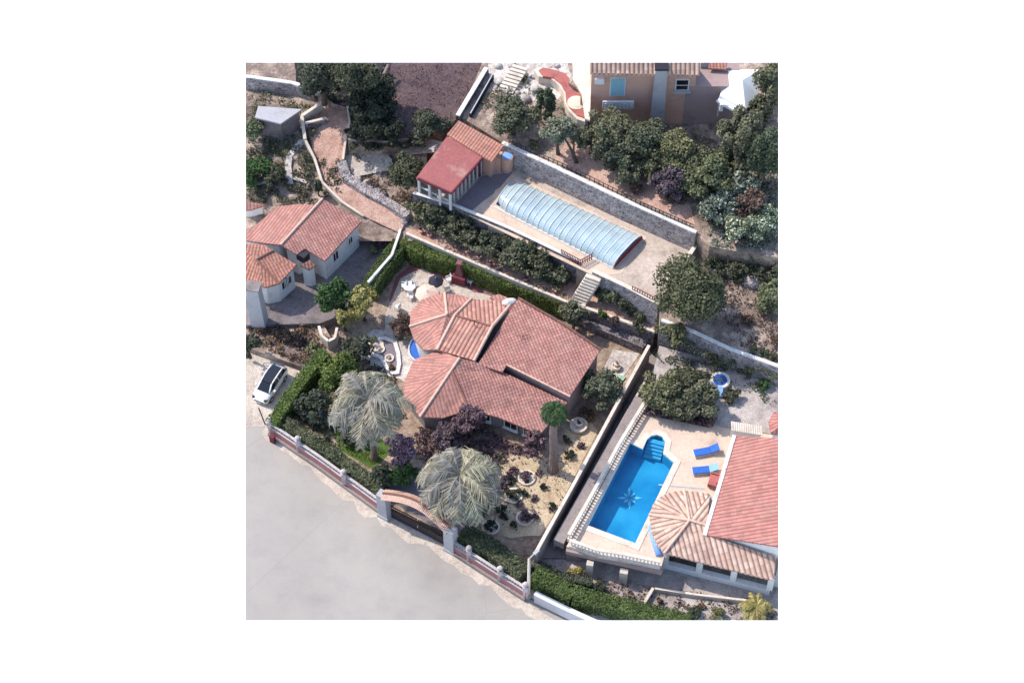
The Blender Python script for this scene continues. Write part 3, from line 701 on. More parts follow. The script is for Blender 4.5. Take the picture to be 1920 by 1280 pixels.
# left terrace of the upper villa: cream ramp roof and red painted terrace
lt = empty('terrace_slab', P(1095,225,9), 'long cream canopy slab along the left side of the upper villa', 'canopy')
m = MB(); lp = [P(1072,100,12.5), P(1110,100,12.5), P(1106,226,12.5), P(1097,222,12.5), P(1090,175,12.5), P(1075,150,12.5)]
m.prism(lp, 12.3); m.build('slab', M['coping'], lt)
for px, py in ((1100,216), (1092,160)):
    c = P(px, py, 12.3); m = MB(); m.box((c.x, c.y, 10.35), (.3,.3,3.9)); m.build('post', M['cream'], lt)
rt = empty('red_terrace', P(1070,200,9), 'winding red painted terrace with a cream border left of the upper villa', 'terrace')
red = [(1010,132), (1018,127), (1036,130), (1060,138), (1068,148), (1066,160), (1076,170), (1096,180), (1099,196), (1099,222), (1082,216), (1068,202), (1062,190), (1060,172), (1052,158), (1038,146), (1018,143)]
rc = Vector((1060,170)); m = MB(); m.prism([P(x + (x-1065)*.13 - 2, y + (y-170)*.10 + 3, 9.5) for x, y in red], 8.3); m.build('border', M['coping'], rt)
m = MB(); m.prism([P(x, y, 9.62) for x, y in red], 9.3); m.build('floor', M['redpave'], rt)
m = MB(); m.lathe(P(1081,193,9.62), [(.9,0), (.92,.04), (.5,.09), (.1,.1)], 18); m.build('round_table_top', M['coping'], rt)
# stairs
st = empty('garden_stairs', P(960,160,8.4), 'stone garden stairs climbing beside the pale rocks at the top', 'stairs')
for k in range(8):
    m = MB(); m.box(P(948 + k*3.8, 172 - k*6.3, 8.5 + k*.11), (1.6,.34,.24), R(-22)); m.build('step', M['coping'], st)

# --- pool house (upper): red flat roof, tiled strip, colonnade
ph = empty('pool_house', P(860, 350, 6), 'pool house with a red flat roof, orange tiled strip and open veranda', 'building')
zr = 8.9
roof_part(ph, [[(780,334,zr-.1), (838,256,zr+.1), (908,292,zr+.1), (846,362,zr-.1)]], M['redroof'], .22, 'flat_roof')
roof_part(ph, [[(860,226,zr+.9), (944,273,zr+.9), (922,304,zr+.3), (838,252,zr+.3)]], M['roofD'], .2)
walls_part(ph, [(862,230,zr), (942,275,zr), (922,304,zr), (842,256,zr)], 6, M['peach'], .35)
m = MB(); m.beam(P(784,333,zr+.15), P(846,361,zr+.15), .15, .25); m.beam(P(846,361,zr+.15), P(906,293,zr+.16), .15, .25); m.build('fascia', M['maroon'], ph)
for i in range(9):
    t = i/8; c = P(lerp(846,904,t), lerp(358,295,t), zr-.2); m = MB(); m.box((c.x-.15, c.y+.1, (6+c.z)/2), (.16,.16,c.z-6), R(40)); m.build('column', M['plaster_g'], ph)
for i in range(4):
    t = i/3; c = P(lerp(783,842,t), lerp(334,361,t), zr-.2); m = MB(); m.box((c.x+.1, c.y+.15, (6+c.z)/2), (.22,.22,c.z-6), R(-25)); m.build('column', M['plaster'], ph)
m = MB(); m.beam(P(786,330,zr-.35)-Vector((0,0,1.5)), P(844,358,zr-.35)-Vector((0,0,1.5)), .12, .12); m.build('rail', M['plaster'], ph)
m = MB(); m.beam(P(797,321,zr-.3)+Vector((0,.4,0)), P(838,268,zr-.3)+Vector((0,0,0)), .2, 2.6); m.build('wall', M['peach'], ph)
m = MB(); m.beam(P(838,268,zr-.3), P(900,298,zr-.3), .2, 2.6); m.build('wall', M['maroon'], ph)
tb = empty('outdoor_shower', P(952,315,6), 'tall round blue water tub with a peach rim beside the pool house', 'tub')
m = MB(); m.lathe(P(951,318,6), [(.55,0), (.62,.6), (.62,2.0), (.5,2.0), (.5,1.9)], 20, sx=.95, sy=1.0); m.build('shell', M['peach'], tb, smooth=False)
m = MB(); m.lathe(P(951,318,6)+Vector((0,0,2.0)), [(.5,0), (.5,.04), (.1,.05)], 20); m.build('lid', M['lblue'], tb)
m = MB(); c = P(936,318,6); m.box(c + Vector((0,.2,1.0)), (.7,.9,2.0), R(-25)); o = m.build('cabinet', M['peach'], ph)

# ---------------------------------------------------------------- pools
def basin(name, poly, z, depth, label, copm, inner_z=.18, coping_px=None):
    root = empty(name, P(*poly[0], z), label, 'swimming pool'); pts = [P(*p, z) for p in poly]; n = len(pts); m = MB()
    area = sum(pts[i].x*pts[(i+1) % n].y - pts[(i+1) % n].x*pts[i].y for i in range(n))
    if area < 0: pts.reverse()
    bt = [p - Vector((0,0,depth)) for p in pts]
    m.add(pts + bt, [(i, (i+1) % n, n+(i+1) % n, n+i) for i in range(n)])
    m.add(bt, [tuple(range(n))])
    m.build('basin', M['pool'], root)
    wt = MB(); wp = [p - Vector((0,0,inner_z)) for p in pts]
    wt.add(wp, [tuple(range(n))])
    wt.build('water', M['water'], root)
    out = offset_loop(pts, -.55); cp = MB(); cp.prism([p + Vector((0,0,.05)) for p in out], z + .006, [[p + Vector((0,0,.05)) for p in pts]]); cp.build('coping', copm, root)
    return root
pr_ = basin('swimming_pool', POOL_R, 3.2, 1.5, 'deep blue swimming pool with rounded steps at its far end', M['coping'])
for k in range(5):
    m = MB(); a = P(1212 + k*-2.2 + 4, 824 + k*6.5, 3.2 - .28 - k*.2); b = P(1246 - k*1.6, 832 + k*6.5, 3.2 - .28 - k*.2); m.beam(a, b, .42, .35); m.build('step', M['stepb'], pr_)
sc = P(1180,933,1.74); star = MB()
for k in range(8):
    q = math.pi*k/4; d = Vector((math.cos(q), math.sin(q), 0)); n = Vector((-d.y, d.x, 0)); L = 1.15 if k % 2 == 0 else .75
    star.add([sc + d*.12, sc + d*L*.55 - n*.15, sc + d*L, sc + d*L*.55 + n*.15], [(0,1,2,3)])
star.build('star_mosaic', M['white'], pr_)
pl_ = basin('swimming_pool', POOL_L, 6.0, 1.3, 'long upper swimming pool lying under the arched cover', M['deck'])
# peach surround of the upper pool, as one ring
srd = ring('pool_surround', [(960,327), (1212,444), (1166,512), (1120,520), (880,404), (905,375)], [(968,340), (1200,449), (1150,502), (926,387), (934,360)], 6.02, M['deck']); props(srd, kind='structure')

# arched telescopic cover
def enclosure():
    z = 6.06; root = empty('pool_enclosure', P(1060,430,z), 'low arched pale blue pool cover with white ribs and maroon end', 'pool cover')
    bl_, br, fl_, fr_ = P(966,339,z), P(1203,447,z), P(926,388,z), P(1149,503,z); NS = 22; NA = 14; H = 1.0
    def pt(t, s_, k=1.0):
        b, f = bl_.lerp(br, t), fl_.lerp(fr_, t); sh = 1.0 - .35*max(0, (.12 - t)/.12)**2; c = (b+f)/2; h = (b-f)/2*k*sh
        q = s_*math.pi; ce = -math.cos(q); ce = math.copysign(abs(ce)**.75, ce)
        return c - h*ce*-1 * -1 + Vector((0,0, H*k*(math.sin(q)**.7)*(.75 + .25*min(1, t/.12))))
    for g0 in range(0, NS, 2):
        m = MB(); vs = []; k = 1.0 - .0025*(NS - g0)
        for i in (0, 1, 2):
            for j in range(NA+1): vs.append(pt((g0+i)/NS, j/NA, k))
        m.add(vs, [(i*(NA+1)+j, (i+1)*(NA+1)+j, (i+1)*(NA+1)+j+1, i*(NA+1)+j+1) for i in range(2) for j in range(NA)]); m.build('panel', M['polycarb'], root, smooth=True)
    for i in range(NS+1):
        m = MB(); m.tube([pt(i/NS, j/NA, 1.0) + Vector((0,0,.02)) for j in range(NA+1)], .022 if i % 2 else .035, 6); m.build('rib', M['pblue'], root)
    for a, b in ((fl_, fr_), (bl_, br)):
        m = MB(); m.beam(a + Vector((0,0,.1)), b + Vector((0,0,.1)), .14, .1); m.build('rail', M['plaster'], root)
    m = MB(); arc = [pt(1, j/NA) + Vector((.1,-.05,0)) for j in range(NA+1)]; m.add(arc, [tuple(range(NA+1))]); m.build('end_panel', M['maroon'], root)
    m = MB(); arc = [pt(0, j/NA) for j in range(NA+1)]; m.add(arc, [tuple(range(NA+1))]); m.build('end_panel', M['polycarb'], root)
    m = MB(); m.tube([pt(.42, .35) + Vector((0,0,.08)), pt(.50, .12) + Vector((0,0,.1))], .03, 5); m.build('pull_bar', M['grey_metal'], root)
enclosure()

# --- right villa
rh = empty('villa', P(1380, 1010, .6), 'right villa with a big red tiled roof, round tiled porch and white arcade', 'house')
RR = [(1379,816,5.6), (1500,824,8.0), (1500,1030,7.6), (1322,1002,5.2)]
roof_part(rh, [RR], M['roofF'], umode=(-1,0,0)); walls_part(rh, RR, .5, M['plaster'], .35)
m = MB(); m.beam(P(1377,815,5.72), P(1321,1002,5.32), .35, .35); m.build('gutter', M['capw'], rh)
ax = (1293,975,5.3); ring_ = [(1331,925,4.4), (1283,919,4.2), (1262,921,4.1), (1240,929,4.1), (1224,945,4.1), (1218,965,4.1), (1222,1000,4.1), (1233,1021,4.1), (1246,1036,4.1)]
lowr = [[ax, ring_[i], ring_[i+1]] for i in range(8)] + [[ax, (1326,985,5.2), (1331,925,4.4)]]
roof_part(rh, lowr, M['roofE'])
FR = [(1246,1036,4.0), (1300,1050,4.0), (1450,1087,4.0), (1455,1044,5.0), (1330,1003,5.2), (1326,985,5.2), ax]
roof_part(rh, [FR], M['roofE'], umode=(.16,-1,0))
caps(rh, [[ax, ring_[8]], [ax, ring_[1]], [ax, (1326,985,5.2)], [ax, ring_[5]]], M['cap'], .13)
# upper white wall between the two roofs, arcade below
fa = [P(1246,1036,4.0), P(1452,1088,4.0)]; up = Vector((-.25,.55,0)); nI = Vector((0,.7,0))
m = MB(); m.beam(P(1324,1001,5.0) + Vector((0,.5,0)), P(1500,1029,7.4) + Vector((0,.5,0)), .2, 3.8); m.build('upper_wall', M['plaster'], rh)
ar = [fa[0] + nI, fa[1] + nI]
def arch_seg(t0, t1, z0, z1, nm, mt_, th=.45):
    m = MB(); a, b = ar[0].lerp(ar[1], t0), ar[0].lerp(ar[1], t1); m.beam(Vector((a.x,a.y,z1)), Vector((b.x,b.y,z1)), th, z1-z0); return m.build(nm, mt_, rh)
arch_seg(0, 1, .5, 1.35, 'low_wall', M['plaster']); arch_seg(0, 1, 3.35, 3.95, 'lintel', M['plaster'], .4)
for t in (.0, .315, .63, .965): arch_seg(t, t + .055, 1.352, 3.348, 'pillar', M['plaster'])
m = MB(); a, b = ar[0] + Vector((0,3,0)), ar[1] + Vector((0,2.6,0)); m.beam(Vector((a.x,a.y,3.9)), Vector((b.x,b.y,3.9)), .2, 3.3); m.build('inner_wall', M['maroon'], rh)
m = MB(); m.box(P(1462,1090,1.5) + Vector((0,.5,.7)), (.8,1.2,4.5), R(-8)); m.build('corner_pier', M['plaster_g'], rh)
# round porch columns on the deck
for (x, y) in ((1228,1016), (1224,962), (1250,936), (1290,932)):
    c = P(x, y, 4.0); m = MB(); m.tube([(c.x+.25, c.y, 3.2), (c.x+.25, c.y, 4.05)], .16, 10); m.build('porch_column', M['plaster'], rh)
m = MB(); m.prism([P(x+4, y+3, 3.9) for x, y, z in ring_] + [P(1330,985,3.9)], 3.21); m.build('porch_wall', M['plaster_g'], rh)
rt2 = empty('outbuilding', P(1455,812,3.3), 'small round red tiled roof cut by the right edge above the villa', 'building')
apx2 = (1472,790,6.2); rg = [(1445,812,5.2), (1441,790,5.2), (1450,772,5.2), (1490,765,5.2), (1490,818,5.2)]
roof_part(rt2, [[apx2, rg[i], rg[(i+1) % 5]] for i in range(5)], M['roofF']); walls_part(rt2, rg, 3.3, M['plaster'], .3)
tp = empty('tiled_wall', P(1400,808,3.3), 'low garden wall with pale tile capping above the right villa', 'wall')
m = MB(); m.beam(P(1373,800,4.9), P(1428,808,4.9), .3, 1.6); m.build('wall_face', M['plaster'], tp)
m = MB()
for k in range(14): c = P(1373 + k*4.2, 799 + k*.65, 5.05); m.tube([c + Vector((0,.45,.1)), c + Vector((0,-.45,-.05))], .1, 6)
m.build('tile_capping', M['coping'], tp)

# balustrades of the lower pool deck
def balustrade(pts, z, label, step=.30, capm='coping'):
    root = empty('balustrade', P(*pts[0], z), label, 'balustrade', 'balustrades around the lower pool deck')
    L = [P(*p, z) for p in pts]; r = MB(); b = MB()
    for i in range(len(L)-1):
        r.beam(L[i] + Vector((0,0,.98)), L[i+1] + Vector((0,0,.98)), .3, .13); b.beam(L[i] + Vector((0,0,.15)), L[i+1] + Vector((0,0,.15)), .3, .5)
    r.build('rail', M[capm], root, bevel=.02); b.build('plinth', M[capm], root)
    c0 = None; cnt = 0
    for i in range(len(L)-1):
        n = int((L[i+1]-L[i]).length/step)
        for k in range(n):
            p = L[i].lerp(L[i+1], (k+.5)/n); cnt += 1
            if cnt > 96: break
            if c0 is None:
                m = MB(); m.lathe(p + Vector((0,0,.152)), [(.07,0), (.05,.06), (.095,.22), (.08,.34), (.04,.5), (.06,.6), (.07,.695)], 8); c0 = m.build('baluster', M['plaster'], root, smooth=True); base = p
            else:
                c = c0.copy(); C.objects.link(c); c.parent = root; c.location = p - base
    return root
balustrade([(1209,762), (1160,842), (1110,935), (1066,1012)], 3.2, 'long balustrade with pale rail running down the left side of the pool deck')
balustrade([(1068,1022), (1120,1040), (1170,1048), (1238,1062)], 3.2, 'shorter white balustrade along the front of the pool deck')
m = MB(); m.beam(P(1048,1015,2.9), P(1200,745,2.9), .9, .9); props(m.build('planter_ledge', M['mauve']), 'mauve ledge along the outside of the long pool balustrade', 'ledge')
m = MB(); m.beam(P(1062,1026,3.0), P(1240,1066,3.0), .4, .4); m.beam(P(1150,1068,1.6), P(1162,1070,1.6), .5, 1.2)
sp = empty('deck_support', P(1150,1090,.6), 'cream pillar and beam under the front of the pool deck', 'pillar')
m = MB(); m.beam(P(1062,1028,2.95), P(1242,1068,2.95), .5, .5); m.build('beam', M['mauvep'], sp)  # mauve colour stands for shading on the beam
m = MB(); m.box(P(1168,1090,.55) + Vector((0,0,.95)), (.7,.5,1.9), R(-12)); m.build('pillar', M['cream'], sp)
m = MB(); m.box(P(1105,1075,.55) + Vector((0,0,.95)), (.6,.5,1.9), R(-12)); m.build('pillar', M['cream'], sp)

# ---------------------------------------------------------------- shed on the left hillside
sh = empty('shed', P(525, 260, zl(525,260)), 'grey flat roofed shed with dark walls on the left hillside', 'shed')
zs_ = 7.6
roof_part(sh, [[(484,199,zs_), (566,205,zs_), (526,232,zs_), (478,220,zs_)]], M['plaster_g'], .18); walls_part(sh, [(484,199,zs_), (566,205,zs_), (526,232,zs_), (478,220,zs_)], 4.0, M['dk_tone'], .2)
wall_line('garden_edging', [(604,193), (566,218), (572,262)], 6.3, .9, .3, M['cream'], 'pale edging wall beside the grey flat shed', 'edging', M['coping'], .34, zs=[6.8, 6.4, 5.6])
wall_line('garden_edging', [(652,200), (656,228), (648,262), (643,300)], 6.4, .8, .2, M['cream'], 'thin cream edging down the right side of the salmon path', 'edging', M['coping'], .24, zs=[7.0, 6.4, 5.8, 5.2])
wall_line('garden_edging', [(572,262), (590,298), (604,342), (640,378), (682,406)], 5, .7, .2, M['cream'], 'thin cream edging down the left side of the salmon path', 'edging', M['coping'], .24, zs=[5.5, 4.8, 4.2, 3.7, 3.2])
wall_line('garden_step', [(572,232), (612,222)], 6.1, .6, .5, M['stone_d'], 'dark stone step across the top of the salmon path', 'step', M['coping'], .3)

# stairs and fence at the pool terrace
st = empty('garden_stairs', P(1090,560,2.8), 'cream stairs climbing from the narrow path to the pool terrace', 'stairs')
for k in range(9):
    m = MB(); m.box(P(lerp(1078,1104,k/8), lerp(562,520,k/8), 2.8 + (k+1)*.36) + Vector((.4,0,-.3)), (1.5,.42,.6), R(-25)); m.build('step', M['coping'], st)
def railing(pts, z, label, hh=.95, n_=9, mt_=None, cat='railing'):
    root = empty('railing', P(*pts[0], z), label, cat); m = MB(); L = [P(*p, z) for p in pts]
    for i in range(len(L)-1):
        for h in (hh, hh*.5): m.tube([L[i] + Vector((0,0,h)), L[i+1] + Vector((0,0,h))], .035, 6)
    m.build('rail', mt_ or M['maroon'], root)
    for i in range(len(L)-1):
        for k in range(n_):
            p = L[i].lerp(L[i+1], k/n_); m = MB(); m.tube([p, p + Vector((0,0,hh))], .045, 6); m.build('post', mt_ or M['maroon'], root)
    return root
railing([(1052,480), (1088,499)], 6.0, 'dark red railing at the front rim of the pool terrace by the stairs', n_=12)
railing([(1088,499), (1112,486)], 6.0, 'dark red gate railing closing the top of the cream stairs', n_=7)
railing([(1185,548), (1232,572)], 6.0, 'dark red railing at the right end of the terrace rim by the big tree', n_=10)
railing([(960,275), (1080,328), (1200,388), (1300,432)], 8.6, 'thin grey wire fence standing on the long rubble wall', .8, 14, M['dark_metal'], 'fence')

# ---------------------------------------------------------------- plants
def leaves(ctrs, nrm, size, m=None, jitter=.9, aspect=1.0):
    n = len(ctrs); m = m or MB(); d = RNG.normal(size=(n,3)); d /= np.linalg.norm(d, axis=1)[:,None]
    d = nrm + d*jitter; d /= np.linalg.norm(d, axis=1)[:,None]
    r = RNG.normal(size=(n,3)); a = np.cross(d, r); a /= np.linalg.norm(a, axis=1)[:,None]; b = np.cross(d, a)
    s_ = size*RNG.uniform(.55, 1.3, (n,1)); a = a*s_*.5; b = b*s_*.5*aspect
    V = np.stack([ctrs-a, ctrs-b*.7, ctrs+a, ctrs+b], 1).reshape(-1, 3); n0 = len(m.v)
    m.v += [Vector(v) for v in V]; m.f += [[n0+4*i, n0+4*i+1, n0+4*i+2, n0+4*i+3] for i in range(n)]
    return m
def crown_pts(c, rx, ry, rz, n, clumps, seed, flat=.0):
    rg = np.random.default_rng(seed); pts = []; nr = []
    u = rg.normal(size=(clumps,3)); u /= np.linalg.norm(u, axis=1)[:,None]; u[:,2] = np.where(u[:,2] < -.6, -u[:,2], u[:,2])
    rad = rg.uniform(.3, .92, (clumps,1)); cc = u*rad; cr = rg.uniform(.17, .42, clumps)
    per = np.maximum(6, (n*cr**2/np.sum(cr**2)).astype(int))
    for k in range(clumps):
        v = rg.normal(size=(per[k],3)); v /= np.linalg.norm(v, axis=1)[:,None]; v[:,2] = np.where((v[:,2] < -.2) & (rg.random(per[k]) < .6), -v[:,2], v[:,2])
        q = cc[k] + v*cr[k]*rg.uniform(.55, 1.12, (per[k],1)); pts.append(q); nr.append(v*.8 + np.array([0,0,.35]))
    p = np.concatenate(pts)*np.array([rx, ry, rz]) + np.array(tuple(c)); return p, np.concatenate(nr)
SEED = [100]
def tree(name, cx, cy, z0, hc, r, rz, mt_, label, cat='tree', n=None, group=None, trunk=True, size=.26, clumps=None, ry=None):
    SEED[0] += 1; c = P(cx, cy, z0 + hc); base = Vector((c.x, c.y, z0)); root = empty(name, base, label, cat, group)
    n = n or int(1250*r*max(r, rz)); p, nr = crown_pts(c, r, ry or r, rz, n, clumps or int(14 + r*6), SEED[0])
    ok = p[:,2] > z0 + .03; m = leaves(p[ok], nr[ok], size); 
    m.build('crown', mt_, root)
    if trunk:
        t = MB(); rr = .07 + .06*r; k = Vector((random.uniform(-.3,.3), random.uniform(-.3,.3), 0))
        t.tube([base - Vector((0,0,.2)), base.lerp(c, .45) + k*.6, c + k*.3], [rr*1.3, rr*.8, rr*.4], 8)
        for q in range(5):
            an = q*1.26 + random.random(); d = Vector((math.cos(an)*r*.65, math.sin(an)*(ry or r)*.65, rz*random.uniform(.0,.5))); s0 = base.lerp(c, .5 + .08*q) + k*.3
            t.tube([s0, s0 + d*.5 + Vector((0,0,.1)), c + d], [rr*.45, rr*.3, rr*.1], 5)
        t.build('trunk', M['bark'], root, smooth=True)
    return root
def bush(cx, cy, z0, r, h, mt_, label, cat='shrub', name='shrub', n=None, group=None, size=.2):
    SEED[0] += 1; c = P(cx, cy, z0 + h*.5); base = Vector((c.x, c.y, z0)); n = n or int(900*r*max(r, h*.6) + 120)
    p, nr = crown_pts(c, r, r, h*.6, n, int(8 + r*6), SEED[0]); ok = p[:,2] > z0 + .02; m = leaves(p[ok], nr[ok], size)
    # woody heart
    for q in range(5):
        an = q*1.3; m.tube([base, base + Vector((math.cos(an)*r*.4, math.sin(an)*r*.4, h*.6))], [.05, .02], 5)
    o = m.build(name, mt_, origin=base); return props(o, label, cat, group)
def hedge(pts, z0, h, wd, mt_, label, dens=260, size=.17, rough=.16, group=None, topz=None):
    """pts: pixels of the hedge's foot line"""
    L = [P(*p, z0) for p in pts]; C_ = []; N_ = []; m = MB(); SEED[0] += 1; rg = np.random.default_rng(SEED[0])
    for i in range(len(L)-1):
        a, b = L[i], L[i+1]; d = b-a; ln = d.length; d.normalize(); nn = Vector((-d.y, d.x, 0))
        m.beam(a + Vector((0,0,h*.9)), b + Vector((0,0,h*.9)), wd*.8, h*.9)
        cnt = int(dens*ln*(wd + 2*h)/2.0)
        for _ in range(cnt):
            t = rg.uniform(0, 1); q = a.lerp(b, t); bumpy = rough*noise.noise(Vector((q.x*.9, q.y*.9, 0)))*1.5 + rg.normal()*rough*.3
            k = rg.uniform(0, wd + 2*h)
            if k < wd: off, z, nv = k - wd/2, h + bumpy, (0,0,1)
            elif k < wd + h: off, z, nv = -wd/2 - bumpy, k - wd, (-nn.x,-nn.y,.4)
            else: off, z, nv = wd/2 + bumpy, k - wd - h, (nn.x,nn.y,.4)
            w2 = q + nn*off + Vector((0,0,z)); C_.append(tuple(w2)); N_.append(nv)
    leaves(np.array(C_), np.array(N_), size, m, .7); o = m.build('hedge', mt_, origin=L[0]); return props(o, label, 'hedge', group)
def cover(name, label, cat, poly, zf, n, size, mt_, h=.35, seed=1):
    """uncountable low growth spread over a polygon"""
    rg = np.random.default_rng(seed); xs = [p[0] for p in poly]; ys = [p[1] for p in poly]; out = []; nr = []
    def inside(x, y):
        c = False; j = len(poly)-1
        for i in range(len(poly)):
            if (poly[i][1] > y) != (poly[j][1] > y) and x < (poly[j][0]-poly[i][0])*(y-poly[i][1])/(poly[j][1]-poly[i][1]) + poly[i][0]: c = not c
            j = i
        return c
    k = 0
    while k < n:
        x, y = rg.uniform(min(xs), max(xs)), rg.uniform(min(ys), max(ys))
        if not inside(x, y): continue
        d = noise.noise(Vector((x*.06, y*.08, seed*3.1)))
        if d < rg.uniform(-.35, .35): k += .2; continue
        z = zf(x, y) if callable(zf) else zf
        out.append(tuple(P(x, y, z + rg.uniform(.02, h)*(.5 + max(0, d)*1.5)))); nr.append((0,0,.8)); k += 1
    m = leaves(np.array(out), np.array(nr), size); o = m.build(name, mt_, origin=out[0]); return props(o, label, cat, kind='stuff')

# tall hedges
hedge([(755,472), (800,497), (860,510), (905,530), (960,552), (1030,577), (1090,600)], .6, 2.1, 1.3, M['g3'], 'long clipped green hedge above the central villa')
hedge([(752,476), (735,500), (705,540), (692,560)], .6, 2.0, 1.5, M['g3'], 'clipped hedge running down from the long hedge beside the left villa')
hedge([(514,812), (560,745), (612,680)], .55, 2.0, 1.2, M['g3'], 'clipped hedge between the white car and the central garden')
hedge([(530,800), (610,853), (722,934)], .6, 1.4, 1.2, M['g2'], 'dark hedge behind the long front wall', size=.2)
hedge([(868,1010), (920,1040), (985,1090)], .6, 1.7, 1.6, M['g2'], 'dark hedge behind the short front wall right of the gate', size=.2)
hedge([(1000,1088), (1075,1128), (1160,1148), (1290,1180)], .55, 1.6, 1.5, M['g3'], 'long green hedge along the bottom edge right of the street pole')
hedge([(1000,1065), (1050,1090), (1110,1100)], .55, 1.1, .9, M['g2'], 'short dark hedge under the lower left corner of the pool deck')
# shrubs covering the bank in front of the upper pool terrace
bank = [(797,397,1.7,3.1), (824,409,1.6,3.0), (852,421,1.6,2.9), (880,435,1.5,2.8), (908,448,1.3,2.5), (938,463,1.5,2.9), (967,478,1.8,3.3), (998,492,2.0,3.5), (1026,504,1.6,2.7), (1048,522,1.0,1.8)]
where = ['at the left foot, beside the pool house', 'second from the pool house', 'third from the pool house', 'fourth from the pool house', 'fifth from the pool house, thinner', 'sixth from the pool house', 'fourth from the cream stairs', 'third from the cream stairs and tallest', 'second from the cream stairs', 'nearest the cream stairs, smallest']
for (x, y, r, h), wl in zip(bank, where):
    bush(x, y, 2.8, r, h, M['g1'] if x % 2 else M['g2'], 'dense shrub on the bank, ' + wl, group='shrubs on the bank below the upper pool', size=.24)
for (x, y, r, h), wl in zip([(1125,545,1.2,2.2), (1150,555,1.3,2.3), (1178,572,1.2,2.0), (1205,586,1.1,1.6)], ['just right of the cream stairs', 'second right of the cream stairs', 'third right of the cream stairs', 'beside the big round tree']):
    bush(x, y, 2.8, r, h, M['g2'], 'dark shrub under the cream rim wall, ' + wl, group='dark shrubs under the cream rim wall', size=.24)
cover('ivy', 'patchy creeper hanging over the bank below the pool terrace', 'creeper', [(780,380), (1060,500), (1060,540), (1000,520), (800,430)], 4.0, 3500, .22, M['g1'], 1.6, 3)
# pots along the narrow path
k = 0
for x, y, wl in [(790,436,'nearest the white wall'), (806,443,'second from the white wall'), (858,466,'third from the white wall'), (878,476,'fourth from the white wall'), (898,486,'in the middle of the path'), (918,497,'right of the middle'), (932,505,'third from the stairs'), (985,527,'second from the stairs'), (1040,548,'nearest the stairs')]:
    root = empty('plant_pot', P(x, y, 2.8), 'clay pot on the narrow path, ' + wl, 'pot', 'pots along the narrow path')
    m = MB(); m.lathe(P(x, y, 2.81), [(.16,0), (.25,.36), (.28,.4), (.24,.42)], 10); m.build('pot', M['peach'], root)
    p, nr = crown_pts(P(x, y, 2.81) + Vector((0,0,.55)), .33, .33, .28, 70, 5, 500 + k); k += 1; leaves(p, nr, .15).build('foliage', M['mar'], root)

